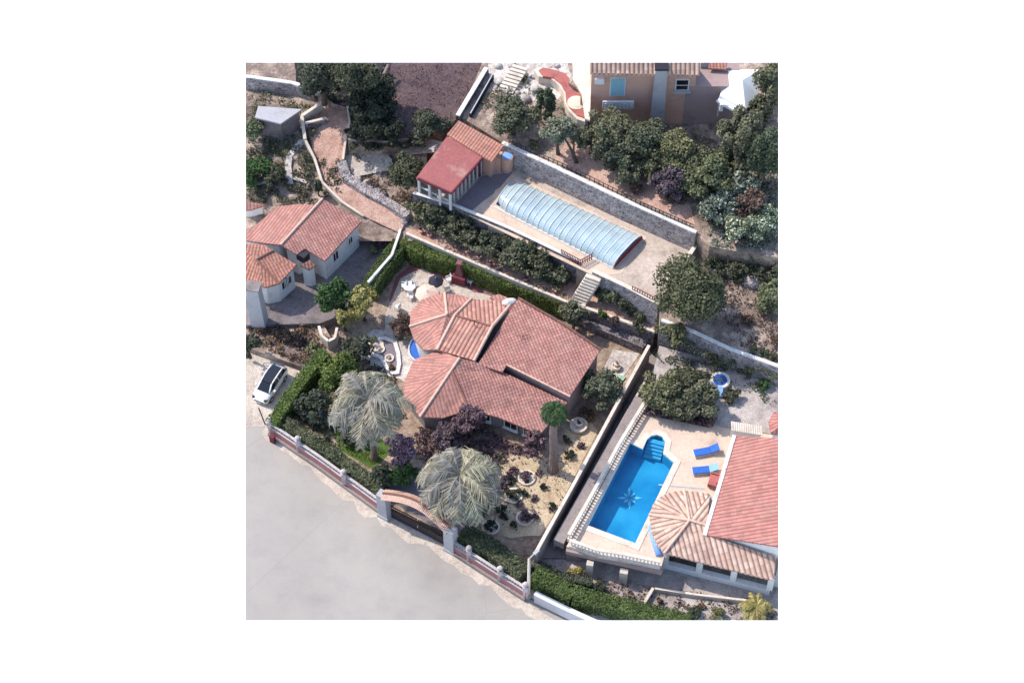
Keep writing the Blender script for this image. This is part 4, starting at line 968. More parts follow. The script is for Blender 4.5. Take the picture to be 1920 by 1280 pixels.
# trees: (name, crown px, py, ground z, crown height, r, rz, material, label)
big = [
 ('round_tree', 1300, 556, 5.6, 3.2, 3.7, 3.0, 'g2', 'big dense round tree at the right end of the upper pool terrace'),
 ('pine_tree', 602, 138, 7.0, 4.2, 2.9, 2.4, 'g2', 'dark pine behind the upper left stone wall'),
 ('pine_tree', 672, 138, 7.0, 4.8, 2.6, 2.4, 'g2', 'dark pine in the woodland, second from the upper left corner'),
 ('shrubby_tree', 808, 232, 7.0, 1.8, 1.9, 1.6, 'g2', 'dark low tree just left of the pool house tiles'),
 ('round_tree', 762, 322, 5.0, 2.2, 2.0, 1.9, 'g2', 'dark round tree touching the red roof of the pool house'),
 ('olive_tree', 962, 222, 8.4, 2.2, 2.2, 1.7, 'g1', 'spreading olive tree right of the straight grey wall'),
 ('cypress_tree', 1024, 194, 8.4, 2.4, 1.2, 2.4, 'g2', 'narrow dark cypress between the olive tree and red terrace'),
 ('olive_tree', 1048, 250, 8.4, 3.0, 1.8, 1.3, 'g4', 'thin silvery tree with a bare leaning trunk'),
 ('broad_tree', 1148, 246, 8.4, 3.3, 2.6, 2.3, 'g1', 'broad olive green tree under the teal shutter'),
 ('broad_tree', 1205, 268, 8.4, 3.0, 2.6, 2.2, 'g1', 'broad tree in front of the grey chimney of the upper villa'),
 ('broad_tree', 1150, 290, 8.4, 2.2, 2.0, 1.8, 'g2', 'lower dark tree left in the grove below the upper villa'),
 ('broad_tree', 1262, 290, 8.4, 2.8, 2.4, 2.0, 'g1', 'olive green tree right of the grove below the upper villa'),
 ('broad_tree', 1320, 330, 8.4, 2.6, 2.5, 2.0, 'g1', 'spreading tree above the end of the rubble wall'),
 ('broad_tree', 1252, 342, 8.4, 2.0, 1.8, 1.5, 'mar', 'plum coloured small tree at the foot of the grove'),
 ('tall_tree', 1388, 262, 8.4, 5.0, 2.4, 3.6, 'g1', 'tall light green tree below the white awning'),
 ('tall_tree', 1432, 300, 8.4, 4.6, 1.9, 3.6, 'g2', 'tall dark tree at the right edge next to the light green one'),
 ('tall_tree', 1446, 165, 8.4, 6.0, 1.6, 3.0, 'g1', 'green tree in the upper right corner beside the white awning'),
 ('tall_tree', 1420, 212, 8.4, 4.0, 1.3, 2.0, 'g2', 'small dark tree right below the white awning'),
 ('broad_tree', 1180, 312, 8.4, 1.8, 1.7, 1.4, 'g1', 'small olive tree lowest in the grove left of the plum coloured one'),
 ('broad_tree', 1228, 305, 8.4, 2.4, 1.8, 1.6, 'g2', 'dark tree in the middle of the grove below the upper villa'),
 ('broad_tree', 1296, 300, 8.4, 2.6, 1.7, 1.7, 'g1', 'small olive tree between the grove and the tall light green tree'),
 ('broad_tree', 1350, 305, 8.4, 2.2, 1.7, 1.5, 'g2', 'dark tree at the foot of the tall light green tree'),
 ('broad_tree', 1375, 335, 8.4, 2.0, 1.6, 1.3, 'g1', 'olive tree just above the white blossoming trees'),
 ('broad_tree', 1108, 262, 8.4, 2.0, 1.6, 1.4, 'g1', 'olive tree at the left end of the grove by the cream slab post'),
 ('blossom_tree', 1352, 385, 8.4, 1.8, 1.9, 1.4, 'wht', 'white blossoming tree nearest the end of the rubble wall'),
 ('blossom_tree', 1392, 352, 8.4, 2.0, 1.7, 1.5, 'wht', 'white blossoming tree, uppermost of the white ones'),
 ('blossom_tree', 1435, 420, 8.4, 1.8, 1.8, 1.3, 'wht', 'white blossoming tree at the right edge'),
 ('blossom_tree', 1388, 428, 8.4, 1.6, 1.6, 1.2, 'wht', 'white blossoming tree above the dark rocky bank'),
 ('brown_tree', 1410, 388, 8.4, 2.1, 1.6, 1.4, 'brn', 'brownish dry tree among the white blossoming ones'),
 ('lime_tree', 628, 553, 1.2, 2.1, 1.8, 1.9, 'g5', 'fresh green round tree at the corner of the left villa'),
 ('yellow_tree', 681, 570, .9, 2.3, 1.4, 2.0, 'yel', 'yellow green tree right of the fresh green one'),
 ('yellow_tree', 645, 600, .9, 1.4, .8, 1.2, 'yel', 'small yellow green tree below the larger yellow one'),
 ('garden_tree', 1125, 732, .6, 2.4, 2.2, 1.8, 'g1', 'green tree between the central villa and the long boundary wall'),
 ('garden_tree', 1240, 733, 3.3, 1.8, 2.0, 1.5, 'g1', 'broad tree at the head of the lane behind the blue pool'),
 ('garden_tree', 1312, 745, 3.3, 1.8, 1.9, 1.4, 'g1', 'broad tree right of the one at the head of the lane'),
 ('garden_tree', 1278, 755, 3.3, 1.2, 1.7, 1.2, 'g1', 'low tree between the two broad ones behind the blue pool'),
 ('clipped_tree', 1298, 712, 3.3, 1.1, 1.7, 1.0, 'g2', 'dark oval clipped tree in the ring path left of the small round pool'),
 ('garden_tree', 640, 705, .6, 2.0, 2.1, 1.8, 'g3', 'green tree in the left corner of the central garden'),
 ('garden_tree', 668, 655, .6, 1.8, 1.5, 1.4, 'g2', 'dark tree above the left garden corner by the pond'),
 ('garden_tree', 590, 762, .6, 1.6, 1.7, 1.4, 'g2', 'dark tree inside the hedge corner opposite the white car'),
 ('garden_tree', 660, 812, .6, 1.0, 1.1, .8, 'g2', 'small dark tree on the little lawn left of the palm'),
 ('garden_tree', 752, 610, .6, 1.3, 1.2, 1.2, 'brn', 'dusky small tree by the round left end of the central villa'),
 ('blossom_tree', 752, 846, .6, 1.6, 1.7, 1.3, 'pur', 'purple blossoming tree between the two grey palms'),
 ('plum_tree', 880, 790, .6, 2.3, 1.7, 1.1, 'mar', 'plum coloured tree leaning on the eave of the central villa'),
 ('plum_tree', 838, 822, .6, 1.5, 1.6, 1.2, 'mar', 'low plum coloured tree in front of the central villa'),
 ('plum_tree', 1000, 828, .6, 2.0, 1.3, 1.0, 'mar', 'plum coloured tree at the right end of the porch'),
 ('edge_tree', 1448, 560, 5.6, 1.6, 1.6, 1.8, 'g1', 'green tree at the right edge beyond the big round tree'),
 ('edge_tree', 466, 650, .7, 1.6, 1.3, 1.4, 'g2', 'dark tree at the left edge above the white car'),
 ('edge_tree', 476, 320, 3.5, 1.2, 1.7, 1.3, 'g5', 'green tree at the left edge of the hillside'),
 ('edge_tree', 512, 330, 3.4, 1.0, 1.5, 1.1, 'g2', 'dark tree beside the green one on the left hillside'),
 ('edge_tree', 478, 240, 5.2, .9, 1.4, 1.0, 'g1', 'olive tree below the grey flat shed'),
 ('cypress_tree', 597, 352, 3.2, 1.3, .4, 1.5, 'g2', 'tiny dark cypress beside the salmon path'),
 ('garden_tree', 715, 895, .6, 1.2, 1.2, .9, 'g2', 'dark low tree behind the hedge left of the gate'),
 ('garden_tree', 752, 890, .6, 1.1, 1.3, .9, 'g5', 'bluish green low tree beside the gate'),
 ('garden_tree', 1075, 590, .6, 2.6, 1.4, 1.2, 'g1', 'green tree at the end of the long hedge by the stone wall'),
 ('garden_tree', 1265, 628, 3.3, 2.0, 1.4, 1.2, 'g1', 'green tree against the stone wall at the top of the lane'),
]
for nm, x, y, z0, hc, r, rz, mk, lb in big: tree(nm, x, y, z0, hc, r, rz, M[mk], lb)
# woodland: low dark crowns, some of them added to shade the floor
for x, y, hc, r, wl in [(590,165,1.6,1.3,'against the end of the stone wall'), (700,165,2.6,2.0,'in the middle of the dark woodland'), (690,215,1.8,1.9,'above the salmon path'), (700,245,1.2,1.4,'lowest, above the dry clearing'), (672,245,1.0,1.3,'beside the top of the salmon path edging'), (735,245,1.0,1.4,'left of the pale trapezoid slab'), (724,205,1.4,1.3,'below the pale bare trunk')]:
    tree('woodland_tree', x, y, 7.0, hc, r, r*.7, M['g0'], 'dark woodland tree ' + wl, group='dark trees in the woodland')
# fallen pale trunk
m = MB(); m.tube([P(728,122,8.6), P(718,145,8.2), P(705,165,7.8), P(695,182,7.3)], [.16,.2,.24,.34], 8); m.tube([P(695,182,7.3), P(690,188,7.0)], [.34,.5], 8); props(m.build('bare_trunk', M['palmbark'], smooth=True), 'pale bare tree trunk standing out of the dark woodland', 'tree trunk')
m = MB(); b0 = P(1081,306,8.4); m.tube([b0, P(1075,290,9.0), P(1068,275,9.8), P(1058,258,10.8)], [.2,.16,.13,.08], 8); m.tube([P(1075,290,9.0), P(1076,270,10.3), P(1072,250,11.4)], [.12,.09,.05], 6)
props(m.build('bare_trunk', M['bark'], smooth=True), 'dark leaning bare trunk below the thin silvery tree', 'tree trunk')

# low growth
cover('ground_cover', 'scattered dry scrub on the left hillside', 'scrub', [(462,260), (640,300), (640,360), (600,380), (462,380)], zl, 4200, .22, M['g2'], .5, 5)
cover('ground_cover', 'dry scrub on the slope under the grey shed', 'scrub', [(462,160), (600,200), (590,300), (462,300)], zl, 3000, .22, M['g1'], .5, 6)
cover('ground_cover', 'brown scrub over the dry clearing and rubble', 'scrub', [(650,262), (760,262), (775,340), (765,400), (690,360)], zl, 2600, .2, M['brn'], .4, 7)
cover('ground_cover', 'scrub among the trees of the upper garden', 'scrub', [(885,200), (1060,240), (1200,330), (1330,420), (1459,430), (1459,300), (1300,250), (1120,240), (960,140)], 8.4, 7000, .22, M['g1'], .5, 8)
cover('ground_cover', 'brown tufts on the sandy slope right of the big tree', 'scrub', [(1360,480), (1459,480), (1459,680), (1370,640), (1350,560)], 5.6, 2000, .2, M['brn'], .35, 9)
cover('ground_cover', 'low plants around the villa porch', 'ground cover', [(780,800), (900,800), (1010,850), (930,870), (770,860)], .62, 3800, .22, M['mar'], .6, 10)
cover('ground_cover', 'low plants of the corner garden by the long hedge', 'ground cover', [(530,790), (640,650), (740,700), (760,780), (640,850)], .62, 5000, .22, M['g2'], .5, 11)
cover('grass', 'bright green lawn left of the first palm', 'lawn', [(608,778), (640,770), (735,838), (700,870), (655,850)], .62, 5200, .13, M['lawn'], .1, 12)
cover('ground_cover', 'brown tufts in the garden above the white car', 'scrub', [(465,610), (600,605), (615,660), (560,680), (465,640)], .7, 2400, .2, M['brn'], .4, 13)
cover('ground_cover', 'plants of the dark bed along the pool deck', 'ground cover', [(1206,775), (1335,800), (1345,782), (1215,758)], 3.36, 1500, .2, M['mar'], .6, 14)
cover('ground_cover', 'scrub of the yard behind the right villa', 'scrub', [(1225,660), (1459,700), (1459,770), (1380,720), (1260,700)], 3.32, 1700, .2, M['g1'], .45, 15)
cover('ground_cover', 'scattered tufts below the pool deck', 'scrub', [(1060,1080), (1240,1100), (1459,1130), (1459,1163), (1240,1163), (1070,1110)], .57, 1500, .2, M['brn'], .3, 16)
cover('ground_cover', 'dark undergrowth of the woodland', 'undergrowth', [(560,120), (735,120), (700,190), (760,240), (740,262), (660,255), (655,200), (600,175)], 7.02, 5200, .25, M['g2'], .6, 17)
cover('ivy', 'creeper on the stone wall below the big tree', 'creeper', [(1225,615), (1459,700), (1459,712), (1380,690), (1240,640)], 4.4, 1200, .2, M['g2'], 1.0, 18)
cover('ground_cover', 'leaf litter between the blossoming trees', 'scrub', [(1320,380), (1459,330), (1459,470), (1330,460)], 8.42, 2500, .22, M['wht'], .5, 19)
cover('ground_cover', 'low plants beside the rock garden', 'ground cover', [(880,850), (960,850), (925,900), (880,950), (860,900)], .62, 1200, .2, M['g2'], .4, 20)

sheet('garden_path', [(742,478), (752,470), (712,528), (700,530)], 1.23, M['path'])
sheet('pale_slab', [(742,290), (785,257), (832,266), (815,285), (775,288)], zl(785,270) + .35, M['pale'])
for x, y, z0, r, h, mk, lb in [(715,448,1.2,1.1,1.0,'mar','dusky shrub between the left villa and the thin white wall, upper one'), (735,462,1.2,.8,1.0,'g2','dark shrub between the left villa and the thin white wall, lower one'), (700,470,1.2,.6,.8,'g1','green shrub by the pale corner of the left villa'),
  (1345,506,5.6,1.2,1.2,'g2','dark shrub added as shade under the drop behind the rocks, left one'), (1392,512,5.6,1.2,1.2,'g2','dark shrub added as shade under the drop behind the rocks, middle one'), (1436,508,5.6,1.3,1.5,'g1','dark shrub added as shade under the drop behind the rocks, right one'),  # dark shrubs added to stand for the shade below the drop
  (1250,610,3.3,1.2,1.6,'g2','dark shrub at the top end of the lane'), (1345,670,3.3,1.0,1.2,'g1','green shrub against the stone wall above the yard, left one'), (1400,690,3.3,.9,1.1,'g2','green shrub against the stone wall above the yard, right one'),
  (1455,640,5.6,.7,.8,'brn','brown shrub on the sandy slope by the right edge'), (1400,600,5.6,.7,.6,'brn','brown shrub in the middle of the sandy slope'), (640,735,.6,1.1,1.1,'g2','dark shrub under the left side of the first palm'), (735,735,.6,.9,.9,'g1','olive shrub between the first palm and the villa')]:
    bush(x, y, z0, r, h, M[mk], lb)
cover('ivy', 'dark creeper on the drop below the woodland', 'creeper', [(655,250), (790,245), (800,275), (655,285)], 6.3, 3200, .24, M['g2'], 1.0, 31)
cover('ground_cover', 'sparse weeds on the bare violet ground', 'weeds', [(745,120), (910,120), (862,215), (790,245), (720,190)], 7.03, 900, .16, M['brn'], .2, 32)
cover('ground_cover', 'low scrub on the drop at the right edge', 'scrub', [(1320,470), (1459,485), (1459,520), (1330,505)], 6.4, 2000, .22, M['g2'], 1.4, 33)
cover('ground_cover', 'dark tufts scattered over the rock garden', 'tufts', [(905,880), (1050,850), (1100,790), (1050,950), (960,1000), (890,975)], .64, 700, .16, M['mar'], .3, 34)
cover('ground_cover', 'plants of the bank above the narrow path', 'ground cover', [(780,400), (1060,520), (1050,545), (960,500), (775,415)], 2.85, 2500, .22, M['g1'], .7, 35)
# individual shrubs
for x, y, z0, r, h, mk, lb in [
 (537,630,.7,.9,.8,'brn','brown shrub above the white car, left one of three'), (560,640,.7,.8,.7,'brn','brown shrub above the white car, middle one of three'), (585,655,.7,.8,.8,'g1','green shrub above the white car, right one of three'),
 (1432,660,5.6,.6,.5,'g2','dark dome shrub above the stone wall, right one'), (1412,655,5.6,.6,.5,'g2','dark dome shrub above the stone wall, left one'), (1450,668,5.6,.5,.5,'g2','dark dome shrub above the stone wall by the right edge'),
 (1432,722,3.3,.8,.8,'g5','fresh green shrub at the right edge of the yard'), (1370,740,3.3,.9,1.0,'g2','dark shrub just right of the small round pool'),
 (1130,590,2.8,.6,.7,'g3','small green shrub on the lower terrace right of the stairs'), (1150,600,2.8,.5,.6,'brn','small dry shrub on the lower terrace above the stone wall'), (1195,615,2.8,.7,.8,'g2','dark shrub at the end of the lower terrace'),
 (1078,1078,.55,1.1,.9,'sand_b','tan dry shrub at the corner below the pool deck'), (1125,1100,.55,.8,.9,'g2','dark shrub in front of the deck pillar'),
 (1237,1128,.55,.35,.4,'brn','little brown shrub in the bed below the arcade'), (1315,1135,.55,.45,.4,'brn','brown shrub in the right bed below the arcade'), (1345,1150,.55,.8,.8,'g1','green shrub at the bottom edge below the arcade'), (1300,1150,.55,.9,.8,'g2','dark shrub at the bottom edge left of the green one'),
 (1095,778,.6,.8,.8,'brn','brown shrub beside the round planter'), (610,790,.6,.9,.9,'g1','green shrub near the white garden bench'),
 (700,640,.6,.5,.5,'g1','round shrub on the pale pond paving, left'), (748,628,.6,.6,.6,'g1','round shrub on the pale pond paving, upper right'), (735,690,.6,.4,.5,'brn','brown shrub in the pond paving near the lower end'),
 (1360,300+90,8.4,.8,.8,'g1','low green shrub between the white blossoms'), (1190,355,8.4,.8,.7,'brn','dry brown shrub on the bare ground above the rubble wall'), (1265,375,8.4,.7,.6,'brn','dry brown shrub near the right end of the rubble wall'), (1000,270,8.4,.8,.7,'g1','green shrub above the left end of the rubble wall'),
 (985,150,8.4,.5,.5,'g1','small shrub among the pale rocks by the stairs')]:
    bush(x, y, z0, r, h, M['yel' if mk == 'sand_b' else mk], lb)
# dark strip of spiky plants beside the second palm
for i in range(8):
    bush(lerp(966,905,i/7), lerp(880,950,i/7), .62, .55, .7, M['mar'], 'dark spiky plant in the diagonal row right of the second palm', group='dark row beside the second palm', n=220)

# rocks
def rock(c, r, seed):
    m = MB(); bm = bmesh.new(); bmesh.ops.create_icosphere(bm, subdivisions=2, radius=r)
    for v in bm.verts:
        v.co *= 1 + .35*noise.noise(v.co*1.3/r + Vector((seed, 0, 0))); v.co.z *= .65
    m.add([Vector(c) + v.co for v in bm.verts], [[v.index for v in f.verts] for f in bm.faces]); bm.free(); return m
rk = [(1345,488,1.0), (1358,500,.7), (1338,508,.6), (1375,512,.8), (1395,520,.6), (1410,530,.9), (1330,478,.6), (1388,500,.5)]
for i, (x, y, r) in enumerate(rk):
    props(rock(P(x, y, 5.6) + Vector((0,0,r*.3)), r, i).build('rock', M['stone'], smooth=True), 'pale rock in the pile beyond the right end of the upper pool terrace', 'rock', 'rocks beyond the pool terrace')
for i in range(26):
    x, y = random.uniform(925,1050), random.uniform(122,190); 
    if y > 130 + (1050-x)*.6 + 20: continue
    r = random.uniform(.25,.6); props(rock(P(x, y, 8.45) + Vector((0,0,r*.3)), r, i+20).build('rock', M['pale'], smooth=True), 'pale rock scattered beside the stone garden stairs', 'rock', 'pale rocks beside the stairs')
for i in range(24):
    t = i/23; x, y = lerp(648,762,t) + random.uniform(-6,6), lerp(322,412,t) + random.uniform(-8,6); r = random.uniform(.3,.55)
    props(rock(P(x, y, zl(x,y)) + Vector((0,0,r*.4)), r, i+60).build('rock', M['stone'], smooth=True), 'grey rubble block along the crumbling wall by the salmon path', 'rock', 'rubble by the salmon path')

# rock garden: ringed plants
ringp = [(987,896,.62,1,'nearest the porch'), (963,930,.62,1,'in the middle of the bed'), (920,989,.6,1,'nearest the gate'), (984,972,.6,1,'at the lower right of the bed'), (940,955,.5,0,'left of the middle'), (985,926,.32,0,'small one right of the middle'), (1002,935,.32,0,'small one nearest the tall palm'), (1035,952,.4,0,'beside the boundary wall'), (945,970,.35,0,'lower left, small'), (975,948,.35,0,'just below the middle'), (1070,858,.5,0,'upper right beside the boundary wall'), (1062,828,.4,0,'uppermost behind the tall palm'), (1000,972,.4,0,'right of the lower right ringed one'), (958,905,.4,0,'between the dark row and the porch'), (1018,915,.35,0,'left of the foot of the tall palm'), (1090,835,.35,0,'below the round cream planter'), (905,965,.35,0,'at the lower end of the dark row'), (962,985,.3,0,'between the two lowest ringed ones'), (1010,888,.3,0,'right of the ringed one nearest the porch')]
for i, (x, y, r, rg_, wl) in enumerate(ringp):
    root = empty('ringed_plant' if rg_ else 'round_plant', P(x, y, .62), ('dark round plant inside a pale stone ring, ' if rg_ else 'dark round plant on the sand, ') + wl, 'plant', 'round plants in the sandy rock garden')
    if rg_:
        m = MB(); m.lathe(P(x, y, .62), [(r*1.35,0), (r*1.35,.18), (r*1.05,.18), (r*1.05,.03)], 22); m.build('stone_ring', M['coping'], root)
    p, nr = crown_pts(P(x, y, .62) + Vector((0,0,r*.55)), r*1.15, r*1.15, r*.8, int(1000*r), 12, 700+i); leaves(p, nr, .16).build('foliage', M['mar'] if i % 3 == 0 else M['g0'], root)
def planter(x, y, z, r, label):
    root = empty('round_planter', P(x, y, z), label, 'planter'); m = MB(); m.lathe(P(x, y, z), [(r,0), (r*1.15,.35), (r*1.1,.42), (r*.85,.42), (r*.8,.3)], 24); m.build('bowl', M['coping'], root)
    m = MB(); m.lathe(P(x, y, z) + Vector((0,0,.42)), [(r*.45,0), (r*.5,.25), (r*.35,.3)], 16); m.build('inner_bowl', M['coping'], root)
    p, nr = crown_pts(P(x, y, z) + Vector((0,0,.6)), r*.6, r*.6, .25, 160, 6, 900+int(x)); leaves(p, nr, .15).build('foliage', M['mar'], root)
planter(1085, 800, .62, .75, 'round cream planter with a dark plant beside the tall palm')
planter(1155, 690, .64, .4, 'small round cream planter right of the central villa')

# ---------------------------------------------------------------- palms
def palm(name, cx, cy, z0, hc, L, label, nf=30, mt_=None, droop=.9, trunk_r=.28, wid=.55, seed=1):
    c = P(cx, cy, z0+hc); base = Vector((c.x, c.y, z0)); root = empty(name, base, label, 'palm tree'); rg = random.Random(seed)
    t = MB(); N = 14; t.tube([base.lerp(c, i/N) + Vector((.06*math.sin(i*.5),0,0)) - Vector((0,0,.1 if i == 0 else 0)) for i in range(N+1)], [trunk_r*(1.5 if i == 0 else 1.15 if i == 1 else 1.0 + .1*(i % 2)) * (1 - .25*i/N) for i in range(N+1)], 10); t.build('trunk', M['palmbark'], root)
    for f in range(nf):
        an = f*2.39996 + rg.uniform(-.15,.15); el = lerp(.95, -.3, (f/nf)**.85) + rg.uniform(-.2,.2); ln = L*rg.uniform(.85,1.1)*(.75 if f < nf*.2 else 1); m = MB()
        d = Vector((math.cos(an), math.sin(an), 0)); s_ = Vector((-d.y, d.x, 0)); pts = []; p = c + Vector((0,0,.1)); e = el; n = 14
        for i in range(n+1):
            pts.append(p.copy()); p = p + (d*math.cos(e) + Vector((0,0,math.sin(e))))*(ln/n); e -= droop*1.9/n*(.5 + i/n)
        m.tube(pts, [.045*(1-.8*i/n) for i in range(n+1)], 4, False)
        for i in range(1, n+1):
            for h in (0, .33, .67):
                if i == n and h: continue
                q = pts[i].lerp(pts[min(i+1, n)], h); tt = (i+h)/n; w_ = wid*math.sin(min(1, tt*1.15+.12)*math.pi*.93)**.6 + .05; fw_ = (pts[i]-pts[i-1]).normalized()
                for sg in (-1, 1):
                    tip = q + (s_*sg*rg.uniform(.6,.95) + fw_*rg.uniform(.4,.8))*w_*rg.uniform(.8,1.1) - Vector((0,0,w_*rg.uniform(.3,.75))); k = fw_*.09
                    m.add([q-k*.6, q+k*.6, tip+k*.35, tip-k*.2], [(0,1,2,3)])
        m.build('frond', mt_ or M['palm'], root)
    return root
palm('palm_tree', 690, 752, .6, 9.2, 4.7, 'large grey palm on the left lawn of the central garden', 36, seed=3, wid=1.2, droop=1.1)
palm('palm_tree', 862, 893, .6, 6.2, 4.8, 'large grey palm standing behind the entrance gate', 46, seed=5, wid=1.3, droop=1.1)
palm('palm_tree', 1040, 770, .6, 9.6, 1.9, 'tall slender palm with a small green crown beside the villa', 44, M['palm_g'], 1.9, .40, .5, seed=8)
palm('palm_tree', 1418, 1140, .55, 1.6, 1.6, 'small tan palm in the lower right corner', 26, M['yel'], .9, .2, .35, seed=9)

# ---------------------------------------------------------------- garden furniture
def parasol(x, y, z, hh, r, mt_, label, n=8):
    c = P(x, y, z+hh); base = Vector((c.x, c.y, z)); root = empty('parasol', base, label, 'parasol'); m = MB()
    rim = [c + Vector((r*math.cos(2*math.pi*k/n+.2), r*math.sin(2*math.pi*k/n+.2), -.45)) for k in range(n)]
    m.add([c] + rim, [(0, 1+k, 1+(k+1) % n) for k in range(n)]); m.add(rim + [p - Vector((0,0,.14)) for p in rim], [(k, n+k, n+(k+1) % n, (k+1) % n) for k in range(n)])
    m.build('canopy', mt_, root)
    m = MB(); m.tube([base, c + Vector((0,0,.12))], .035, 8); m.build('pole', M['grey_metal'], root)
    m = MB(); m.lathe(base, [(.28,0), (.28,.06), (.06,.1)], 12); m.build('base', M['grey_metal'], root)
    for k in range(n): m = MB(); m.tube([c - Vector((0,0,.03)), rim[k] - Vector((0,0,.02))], .015, 4); m.build('rib', M['plaster'], root)
parasol(800, 545, .62, 2.3, 1.15, M['pcanvas'], 'peach octagonal parasol on the upper patio')
parasol(817, 521, .62, 2.2, .75, M['dgreen'], 'small dark parasol behind the peach one')
def table(x, y, z, r, label):
    b = P(x, y, z); root = empty('round_table', b, label, 'table'); m = MB(); m.lathe(b + Vector((0,0,.7)), [(r,0), (r,.05), (.05,.055)], 20); m.build('tabletop', M['plaster'], root)
    for k in range(4):
        m = MB(); d = Vector((math.cos(k*1.57+.4), math.sin(k*1.57+.4), 0))*r*.6; m.tube([b + d*1.15, b + d*.8 + Vector((0,0,.7))], .03, 6); m.build('leg', M['plaster'], root)
def chair(x, y, z, rz, label, group):
    root = empty('garden_chair', P(x, y, z), label, 'chair', group); b = P(x, y, z)
    ca, sa = math.cos(rz), math.sin(rz); rot = lambda u, v, w_: b + Vector((u*ca - v*sa, u*sa + v*ca, w_))
    m = MB(); m.box(rot(0,0,.44), (.5,.5,.05), rz); m.build('seat', M['plaster'], root, bevel=.015)
    m = MB(); m.box(rot(0,-.24,.74), (.5,.05,.5), rz); m.build('backrest', M['plaster'], root, bevel=.015)
    for sx in (-1, 1):
        m = MB(); m.box(rot(sx*.26,0,.64), (.05,.48,.04), rz); m.box(rot(sx*.26,.2,.53), (.04,.04,.19), rz); m.build('armrest', M['plaster'], root)
        for sy in (-1, 1): m = MB(); m.box(rot(sx*.21,sy*.21,.208), (.04,.04,.415), rz); m.build('leg', M['plaster'], root)
table(768, 545, .63, .6, 'round white table on the patio left of the peach parasol')
gch = 'white chairs on the upper patio'
for x, y, rz, wl in [(758,540,1.6,'left of the round white table'), (778,538,4.6,'right of the round white table'), (770,560,3.1,'in front of the round white table'), (842,528,2.0,'right of the small dark parasol'), (838,545,.4,'between the peach parasol and the villa roof'), (882,532,2.5,'alone at the right end of the patio'), (746,580,1.0,'lowest, near the left end of the villa')]:
    chair(x, y, .63, rz, 'white garden chair ' + wl, gch)
# maroon barbecue column on the patio
b = P(862, 528, .62); root = empty('barbecue', b, 'maroon brick barbecue with a tall stack at the edge of the hedge', 'barbecue')
m = MB(); m.box(b + Vector((0,0,.5)), (1.4,.9,1.0), R(-20)); m.build('base', M['maroon'], root, bevel=.02)
m = MB(); m.box(b + Vector((0,.1,1.5)), (.9,.6,1.2), R(-20), taper=.5); m.build('hood', M['terr'], root)
m = MB(); m.box(b + Vector((0,.1,2.4)), (.35,.35,.8), R(-20)); m.box(b + Vector((0,.1,2.86)), (.5,.5,.08), R(-20)); m.build('stack', M['terr'], root)
# bench / slide beside the lawn
b = P(596, 795, .6); root = empty('garden_bench', b, 'long white garden bench in the corner garden', 'bench')
a_, b_ = P(582,800,.6), P(612,778,.6)
m = MB(); m.beam(a_ + Vector((0,0,.46)), b_ + Vector((0,0,.46)), .45, .06); m.build('seat', M['plaster'], root)
m = MB(); m.beam(a_ + Vector((-.15,.2,.9)), b_ + Vector((-.15,.2,.9)), .06, .38); m.build('backrest', M['plaster'], root)
for t in (.1,.9):
    m = MB(); m.box(a_.lerp(b_, t) + Vector((0,0,.2)), (.1,.4,.4), R(40)); m.build('leg', M['plaster'], root)
# white curved pond edge
pe = [(688,646), (700,634), (722,630), (744,640), (750,660), (752,682), (748,700), (736,702), (722,690), (712,672), (692,664)]
pd = empty('garden_pond', P(720,665,.63), 'kidney shaped white rimmed pond with stepping rings left of the villa', 'pond')
m = MB(); L = [P(x, y, .86) for x, y in pe]; inn = offset_loop(L, .38); m.prism(L, .5, [inn]); m.build('rim', M['capw'], pd)
m = MB(); m.prism([Vector((p.x, p.y, .74)) for p in inn], .5); m.build('bed', M['grey_pave'], pd)
for x, y, r in ((705,648,.75), (712,655,.5), (730,672,.45)):
    m = MB(); m.lathe(P(x, y, .76), [(r,0), (r,.14), (r*.7,.14), (r*.7,.02)], 18); m.build('stone_ring', M['coping'], pd)
    m = MB(); m.lathe(P(x, y, .77), [(r*.45,0), (r*.4,.2), (r*.2,.28)], 10); m.build('stone', M['stone'], pd)
# blue paddling pool at the villa's left end
b = P(783,655,.62); root = empty('paddling_pool', b, 'blue half hidden paddling pool by the left end of the central villa', 'paddling pool')
m = MB(); m.lathe(P(786,658,.62), [(1.0,0), (1.05,.3), (1.0,.5), (.92,.5), (.9,.3)], 24, sy=1.5); m.build('rim', M['capw'], root)
m = MB(); m.lathe(P(786,658,.62) + Vector((0,0,.3)), [(.88,0), (.88,.08), (.2,.09)], 24, sy=1.5); m.build('water', M['blue'], root)
# little round pool in the yard
root = empty('paddling_pool', P(1350,714,3.3), 'small round blue pool with a narrow channel in the upper yard', 'paddling pool')
m = MB(); m.lathe(P(1350,715,3.3), [(.92,0), (.92,.3), (.66,.3), (.66,.22)], 24); m.build('rim', M['capw'], root)
m = MB(); m.lathe(P(1350,715,3.3) + Vector((0,0,.2)), [(.66,0), (.66,.03), (.1,.035)], 24); m.build('water', M['blue'], root)
m = MB(); m.beam(P(1350,724,3.62), P(1350,742,3.62), .55, .3); m.build('channel', M['lblue'], root)
# ring path
rp_ = [(1262,712), (1266,724), (1280,736), (1310,740), (1340,733)]
m = MB()
for i in range(4): m.beam(P(*rp_[i], 3.42), P(*rp_[i+1], 3.42), .18, .14)
props(m.build('garden_edging', M['coping']), 'thin curved cream edging around the dark oval clipped tree', 'edging')

